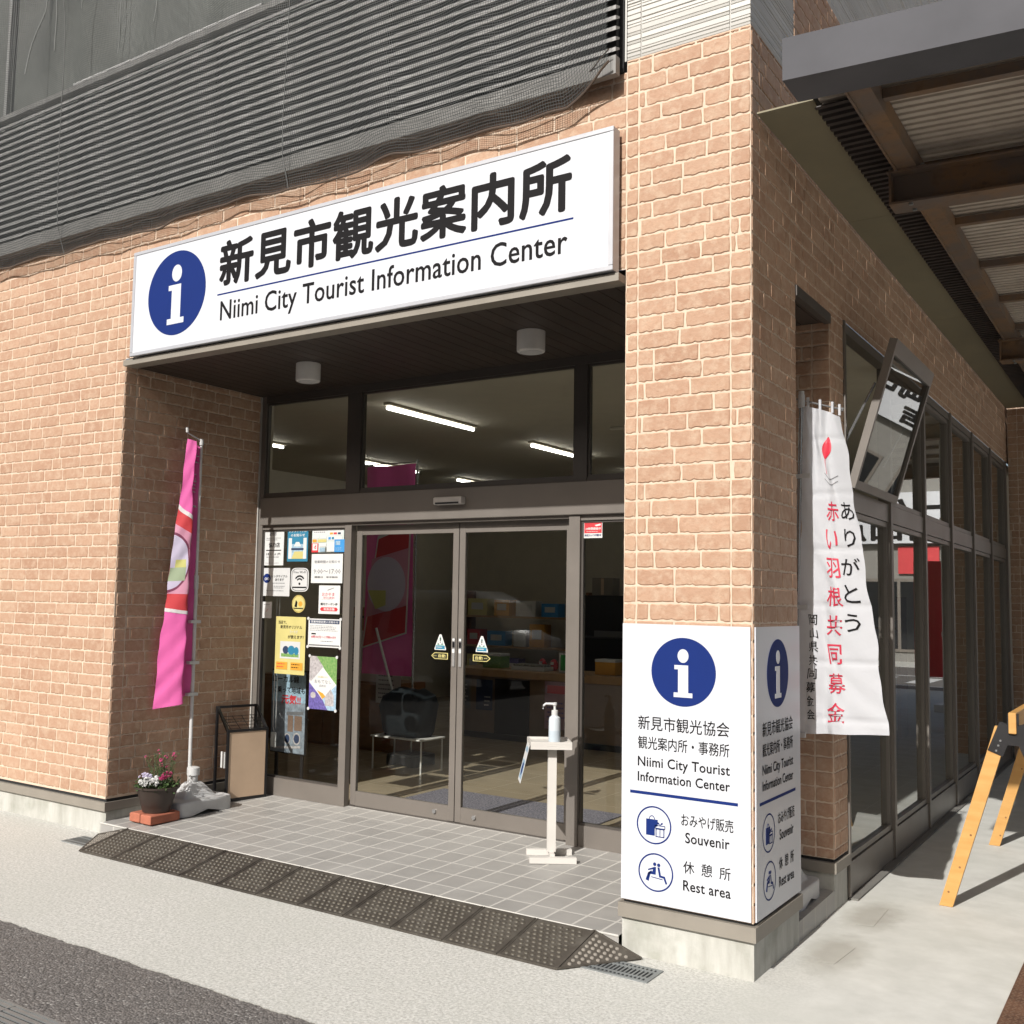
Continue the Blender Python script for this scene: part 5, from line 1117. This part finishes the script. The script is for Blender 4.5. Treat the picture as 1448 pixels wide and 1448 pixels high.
poster("framed notice on the counter front at its left end", -5.32, -5.12, .42, .78, M("notice_frame", (.20, .17, .13), .6), [('r', .12, .88, .1, .9, GREYI), ('l', .2, .8, .2, .8, 5, PAPERG)], y=5.345, group="notices inside the room")
t = empty("goods_shelf", (-4.0, 8.9, .105), "long open wooden shelf of souvenirs along the back wall of the room", "shelf")
mb = MB()
for z in (.5, .95, 1.4): mb.box(-7.6, -1.2, 8.7, 9.1, z, z+.03)
mb.build("shelf_board", LWOOD, t)
for x in (-7.6, -5.4, -3.3, -1.2):
    mb = MB(); mb.box(x-.02, x+.02, 8.7, 9.1, .106, 1.8); mb.build("upright", BWOOD, t)
rng = random.Random(77); cols = [(RED, "red"), (ORANGE, "orange"), (GREEN, "green"), (BLUE, "blue"), (PAPER, "white"), (PURP, "purple"), (YEL, "yellow")]; used_lab = set()
rows = {.53: "lowest board", .98: "second board", 1.43: "third board"}; bays = ("left bay", "middle bay", "right bay")
for z, rn in rows.items():
    for bi, (xa_, xb_) in enumerate(((-7.5, -5.5), (-5.3, -3.4), (-3.2, -1.3))):
        x = xa_; picks = rng.sample(cols, 4)
        for mt, cn in picks:
            w_, h_ = rng.uniform(.2, .36), rng.uniform(.14, .34)
            t = empty("gift_box", (x+w_/2, 8.85, z), "%s gift box on the %s of the back shelf, %s" % (cn, rn, bays[bi]), "box", "gift boxes on the back shelf")
            mb = MB(); mb.box(x, x+w_, 8.75, 8.95, z+.001, z+h_); mb.build("carton", mt, t)
            mb = MB(); mb.box(x+w_*.2, x+w_*.8, 8.747, 8.7495, z+h_*.35, z+h_*.75); mb.build("front_label", PAPERG, t); x += w_+rng.uniform(.06, .16)
t = empty("cabinet", (-5.6, 3.95, .105), "low brown panelled wooden cabinet behind the left glass", "cabinet")
mb = MB(); mb.box(-6.9, -4.93, 3.72, 4.2, .106, .80); mb.build("carcass", BWOOD, t)
for k in range(4):
    mb = MB(); x = -6.88+k*.488; mb.box(x+.01, x+.478, 3.702, 3.7195, .13, .78, bev=.006); mb.build("door", BWOOD, t)
t = empty("notice_board", (-5.2, 3.72, .802), "white notice board sheets standing on the wooden cabinet", "notice")
mb = MB(); mb.box(-5.75, -4.98, 3.74, 3.76, .802, 1.32); mb.build("board", M("board_pinkish", (.62, .52, .50), .6, var=.06), t)
mb = MB(); rg = random.Random(4)
for k in range(2):
    for q in range(9): mb.box(-5.70+k*.36, -5.70+k*.36+rg.uniform(.18, .30), 3.737, 3.7395, .90+q*.04, .908+q*.04)
mb.build("small_print", GREYI, t)
poster("plain white sheet of small pictures hanging below the notice board", -5.18, -4.86, .60, .93, PAPERG, [('l', .1, .9, .1, .9, 6, GREYI)], y=3.69, group="notices inside the room")
small("wooden_box", "orange wooden box on the cabinet behind the notice board", "box", [("carcass", (-5.72, -5.30, 3.82, 4.1, .802, 1.56), M("orange_wood", (.40, .17, .05), .6, var=.15)), ("slot", (-5.62, -5.40, 3.817, 3.8195, 1.45, 1.47), DARK)])
t = empty("banner_flag", (-5.0, 3.3, .105), "dim pink nobori banner with a red panel standing indoors behind the left sliding door", "banner")
mb = MB(); mb.tube([(-4.42, 3.3, .12), (-4.42, 3.3, 3.0)], .012, 10); mb.build("pole", CHROME, t, True); mb = MB(); mb.tube([(-4.40, 3.3, 2.98), (-5.08, 3.3, 2.98)], .006, 8); mb.build("crossbar", CHROME, t, True)
mb = MB(); mb.grid(lambda u, v: Vector((-5.05+.62*u, 3.3+.025*math.sin(u*9+v*3), .92+2.04*v)), 24, 40); fl2 = mb.build("flag", PINKF, t, True)
def ifl(nm, pts, mt, o): mb = MB(); mb.add([Vector((-5.05+.62*a, 3.3-.032-o, .92+2.04*b)) for a, b in pts], [tuple(range(len(pts)))]); mb.build(nm, mt, fl2)
ifl("panel_border", [(.03, .12), (.92, .20), (.96, .72), (.30, .66)], PWH, 0); ifl("red_panel", [(.06, .13), (.89, .205), (.93, .705), (.32, .645)], PR, .002); ifl("pale_panel", [(.1, .27), (.9, .33), (.92, .60), (.2, .55)], PCIR, .004)
ifl("round_picture", [(.5+.38*math.cos(2*math.pi*k/28), .43+.13*math.sin(2*math.pi*k/28)) for k in range(28)], PLIL, .006); ifl("picture_field", [(.14, .40), (.5, .40), (.5, .33), (.3, .31)], PYEL, .008)
t = empty("water_base", (-4.42, 3.3, .105), "dark water filled base under the indoor pink banner", "banner base"); water_base("base", -4.42, 3.3, .18, .18, .106, t, BLACKM, False)
t = empty("low_table", (-4.25, 3.05, .105), "low white wire table inside the left sliding door", "table")
mb = MB(); mb.box(-4.56, -3.97, 2.86, 3.22, .395, .41, bev=.004); mb.build("table_top", WHITEM, t)
for x in (-4.54, -3.99):
    for y in (2.88, 3.20):
        mb = MB(); mb.tube([(x, y, .106), (x, y, .395)], .008, 8); mb.build("leg", WHITEM, t, True)
t = empty("basket", (-4.26, 3.04, .41), "black cloth covered basket on the low white table", "basket")
mb = MB(); pr = []
for z, sx, sy in ((0, .20, .14), (.05, .23, .16), (.28, .26, .17), (.36, .24, .16), (.42, .14, .1)): pr.append((z, sx, sy))
n = 24; vs = [(-4.26+sx*(abs(math.cos(a))**.5)*(1 if math.cos(a) > 0 else -1)+.012*math.sin(a*5+z*20), 3.04+sy*(abs(math.sin(a))**.5)*(1 if math.sin(a) > 0 else -1), .411+z+.015*math.sin(a*3)*(z > .2)) for z, sx, sy in pr for a in [2*math.pi*k/n for k in range(n)]]
mb.add(vs, [(r*n+i, r*n+(i+1) % n, r*n+n+(i+1) % n, r*n+n+i) for r in range(4) for i in range(n)]+[tuple(range(n-1, -1, -1)), tuple(range(4*n, 5*n))]); mb.build("cloth_cover", M("basket_dark", (.006, .009, .011), .7, var=.3, spec=.2), t, True)
mb = MB(); mb.tube([(-4.42, 3.0, .80), (-4.62, 2.98, 1.38)], .012, 8); mb.build("umbrella_handle", GREYPL, t, True)
t = poster("poster of a steam engine with blue heading and red characters behind the left glass", -4.53, -4.16, .41, 1.055, M("poster_slate", (.25, .29, .34), .6, var=.35, vscale=22),
       [('r', 0, 1, .62, 1, SKYP), ('t', "ローカル線", .02, .80, .86, .95, INK, .03), ('t', "に乗って地域も", .04, .98, .73, .81, INK, .03), ('t', "元気!!", .30, .86, .60, .71, RED, .05), ('p', [(.46, .50), (.95, .52), (.95, .48), (.46, .46)], GREYI), ('r', .5, .66, .26, .46, M("train_brown", (.22, .14, .10), .6)), ('r', .7, .92, .28, .46, M("train_brown", (.22, .14, .10), .6)), ('p', circ(20, .10, .50, .17, .07), STONEP), ('p', circ(20, .075, .50, .17, .052), NAVYP), ('p', circ(20, .11, .78, .18, .077), STONEP), ('p', circ(20, .08, .78, .18, .056), NAVYP), ('p', [(.1, .03), (.9, .07), (.9, .1), (.1, .06)], STONEP)], y=1.55, group="notices inside the room")
t = empty("poster_stand", (-4.35, 1.58, .105), "thin dark stand holding the steam engine poster behind the glass", "stand")
mb = MB(); mb.box(-4.54, -4.15, 1.556, 1.57, .40, 1.07); mb.build("back_board", BLACKM, t); mb = MB(); mb.box(-4.50, -4.47, 1.571, 1.585, .106, 1.0); mb.box(-4.22, -4.19, 1.571, 1.585, .106, 1.0); mb.box(-4.5, -4.19, 1.52, 1.64, .106, .12); mb.build("stand_legs", BLACKM, t)
t = empty("key_tag", (-4.42, 1.42, .55), "white tag on a looped cord hanging behind the left glass", "tag")
mb = MB(); mb.tube([(-4.41, 1.45, 1.65), (-4.41, 1.45, .62), (-4.395, 1.45, .58), (-4.38, 1.45, .62), (-4.38, 1.45, 1.65)], .0035, 6); mb.build("cord", WHITEPL, t, True); mb = MB(); mb.box(-4.425, -4.37, 1.445, 1.452, .46, .575); mb.build("tag_card", PAPERG, t)

# ================================================================== WHAT THE GLASS REFLECTS: street behind the viewer and across the walk
HW = M("house_wall_dim", (.20, .185, .16), .8, var=.1); RT = M("grey_roof_tile", (.06, .062, .068), .5, var=.25)
t = empty("opposite_house", (-12, -24, 0), "large grey tile roofed house across the street mirrored in the doors", "house")
mb = MB(); mb.box(-40, 24, -34, -23, -.03, 7.0); mb.build("wall", HW, t)
mb = MB(); mb.add([(-41, -22.2, 6.8), (25, -22.2, 6.8), (25, -29, 12), (-41, -29, 12), (25, -36, 6.8), (-41, -36, 6.8)], [(0, 1, 2, 3), (3, 2, 4, 5), (0, 3, 5), (1, 4, 2)])
k = -40
while k < 25: mb.tube([(k, -22.2, 6.83), (k, -29, 12.03)], .07, 6); k += .45
rf = mb.build("roof", RT, t)
for x in (-34, -26, -18, -10, -2, 6, 14):
    mb = MB(); mb.box(x, x+2.4, -23.06, -22.99, 3.4, 5.2); wf = mb.build("window", FRAME, t); mb = MB(); mb.box(x+.1, x+1.15, -23.0, -22.975, 3.5, 5.1); mb.box(x+1.25, x+2.3, -23.0, -22.975, 3.5, 5.1); mb.build("pane", BLACKM, wf)
    mb = MB(); mb.box(x, x+2.4, -23.06, -22.99, .2, 2.4); wf = mb.build("door", FRAME, t); mb = MB(); mb.box(x+.1, x+2.3, -23.0, -22.975, .3, 2.3); mb.build("pane", BLACKM, wf)
CARW = M("car_white", (.62, .63, .64), .25, var=.02, spec=.7); TINT = M("car_glass_dark", (.02, .022, .025), .08)
t = empty("parked_van", (-9.6, -9.0, -.03), "small white van parked behind the viewer and mirrored in the right door", "van")
cx0, cy0, zg = -9.6, -9.0, -.03
sec = [(-1.70, .55, .95, .74), (-1.66, .30, 1.02, .74), (-1.45, .27, 1.72, .73), (-1.2, .27, 1.86, .70), (.45, .27, 1.86, .70), (.85, .27, 1.70, .71), (1.30, .27, 1.12, .73), (1.62, .28, 1.00, .73), (1.70, .45, .85, .70)]
mb = MB(); vs = []; n = 10
for x, z0, z1, hw in sec:
    zm = min(1.0, z1); top = hw-(.12 if z1 > 1.2 else .03)
    ring = [(-hw, z0), (-hw, zm*.7+z0*.3), (-hw, zm), (-top, z1-.05), (-top+.08, z1), (top-.08, z1), (top, z1-.05), (hw, zm), (hw, zm*.7+z0*.3), (hw, z0)]
    vs += [(cx0+x, cy0+y, zg+z) for y, z in ring]
m = len(sec); mb.add(vs, [(r*n+i, r*n+(i+1) % n, r*n+n+(i+1) % n, r*n+n+i) for r in range(m-1) for i in range(n)]+[tuple(range(n-1, -1, -1)), tuple(range((m-1)*n, m*n))]); mb.build("body", CARW, t, True)
mb = MB()
for s in (-1, 1):
    for xa_, xb_ in ((-1.35, -.35), (-.28, .5)):
        mb.add([(cx0+xa_, cy0+s*.742, zg+1.04), (cx0+xb_, cy0+s*.742, zg+1.04), (cx0+xb_-.02, cy0+s*.645, zg+1.68), (cx0+xa_+.05, cy0+s*.645, zg+1.68)], [(0, 1, 2, 3)])
mb.add([(cx0+.92, cy0-.6, zg+1.66), (cx0+.92, cy0+.6, zg+1.66), (cx0+1.27, cy0+.66, zg+1.18), (cx0+1.27, cy0-.66, zg+1.18)], [(0, 1, 2, 3)]); mb.build("window", TINT, t)
for x in (-1.05, 1.1):
    for s in (-1, 1):
        mb = MB(); mb.tube([(cx0+x, cy0+s*.60, zg+.28), (cx0+x, cy0+s*.755, zg+.28)], .28, 24); w = mb.build("wheel", BLACKM, t, True); mb = MB(); mb.tube([(cx0+x, cy0+s*.755, zg+.28), (cx0+x, cy0+s*.765, zg+.28)], .16, 16); mb.build("rim", GALV, w, True)
mb = MB(); mb.box(cx0+1.60, cx0+1.715, cy0+.42, cy0+.66, zg+.72, zg+.86); mb.build("headlight", WHITEPL, t); mb = MB(); mb.box(cx0+1.60, cx0+1.715, cy0-.66, cy0-.42, zg+.72, zg+.86); mb.build("headlight", WHITEPL, t)

NB = empty("neighbour_shop", (7, 33, 0), "white shop with a long sign band across the far street, mirrored in the side windows", "shop")
mb = MB(); mb.box(.6, 30, 30.3, 38, -.008, 6.4); mb.build("wall", M("neighbour_wall", (.27, .26, .24), .8, var=.06), NB)
mb = MB(); mb.box(2.2, 13, 30.0, 30.29, 3.7, 5.3); sb = mb.build("signboard", WHITE_P, NB)
lettering("ホームズ岡山", lambda a, b: Vector((3.0+6.0*a, 29.985, 4.5+.62*b)), INK, sb, thick=.035); lettering("西口店", lambda a, b: Vector((4.2+3.4*a, 29.985, 3.80+.55*b)), INK, sb, thick=.03)
mb = MB(); mb.box(9.6, 11.4, 29.98, 29.999, 3.75, 5.25); mb.box(4.4, 5.6, 30.2, 30.29, 2.75, 3.6); mb.build("red_block", RED, sb)
for x in (1.4, 4.4, 7.4, 10.4, 13.4):
    mb = MB(); mb.box(x, x+2.4, 30.24, 30.297, .3, 2.6); wf = mb.build("window", FRAME, NB); mb = MB(); mb.box(x+.1, x+1.15, 30.22, 30.2395, .4, 2.5); mb.box(x+1.25, x+2.3, 30.22, 30.2395, .4, 2.5); mb.build("pane", TINT, wf)
mb = MB()
for y in (19.5, 23.0): mb.box(-4, 30, y, y+.15, -.008, .004)
for x in range(0, 12): mb.box(x*1.0, x*1.0+.45, 20.4, 22.4, -.008, .004)
tag(mb.build("road_markings", M("road_paint", (.75, .75, .73), .7)), kind='structure')
mb = MB(); mb.add([(-10, 18.5, .003), (40, 18.5, .003), (40, 27, .003), (-10, 27, .003)], [(0, 1, 2, 3)]); tag(mb.build("far_road", ASPH), kind='structure')
t = empty("brick_column", (.75, 11.2, 0), "red brick column past the walk, mirrored in the farthest side window", "column")
bricks("column_face", (.55, 11.0, 0), FX, FNN, 0, .4, 0, 3.9, t, seed=42)
mb = MB(); mb.box(.552, .948, 11.004, 11.4, 0, 3.9); mb.build("core", TERRA, t)
PC = M("pipe_cream", (.50, .48, .42), .5)
t = empty("drain_pipe", (.85, 10.2, 0), "cream drain pipe at the end of the walk, mirrored in the side windows", "pipe"); mb = MB(); mb.tube([(.85, 10.2, 0), (.85, 10.2, 3.9)], .05, 14); mb.build("pipe", PC, t, True); mb = MB(); mb.tube([(.85, 10.2, 1.30), (.85, 10.2, 1.36)], .06, 14); mb.tube([(.85, 10.2, 2.8), (.85, 10.2, 2.86)], .06, 14); mb.build("coupling", PC, t, True)
for i, (x, y) in enumerate(((1.15, 13.6), (1.75, 13.9))):
    t = empty("red_banner", (x, y, 0), ["red upright banner past the walk nearer the brick column", "red upright banner past the walk farther from the brick column"][i], "banner", "red banners past the walk")
    mb = MB(); mb.tube([(x-.3, y, 0), (x-.3, y, 2.5)], .012, 8); mb.build("pole", WHITEPL, t, True); mb = MB(); mb.grid(lambda u, v: Vector((x-.28+.5*u, y+.02*math.sin(u*8), .55+1.9*v)), 14, 10); mb.build("flag", cloth_mat("red_flag_cloth", (.60, .03, .04), .25), t, True)
    mb = MB(); mb.obox((x-.3, y, .06), (.2, 0, 0), (0, .2, 0), (0, 0, .06)); mb.build("base", GREYPL, t)
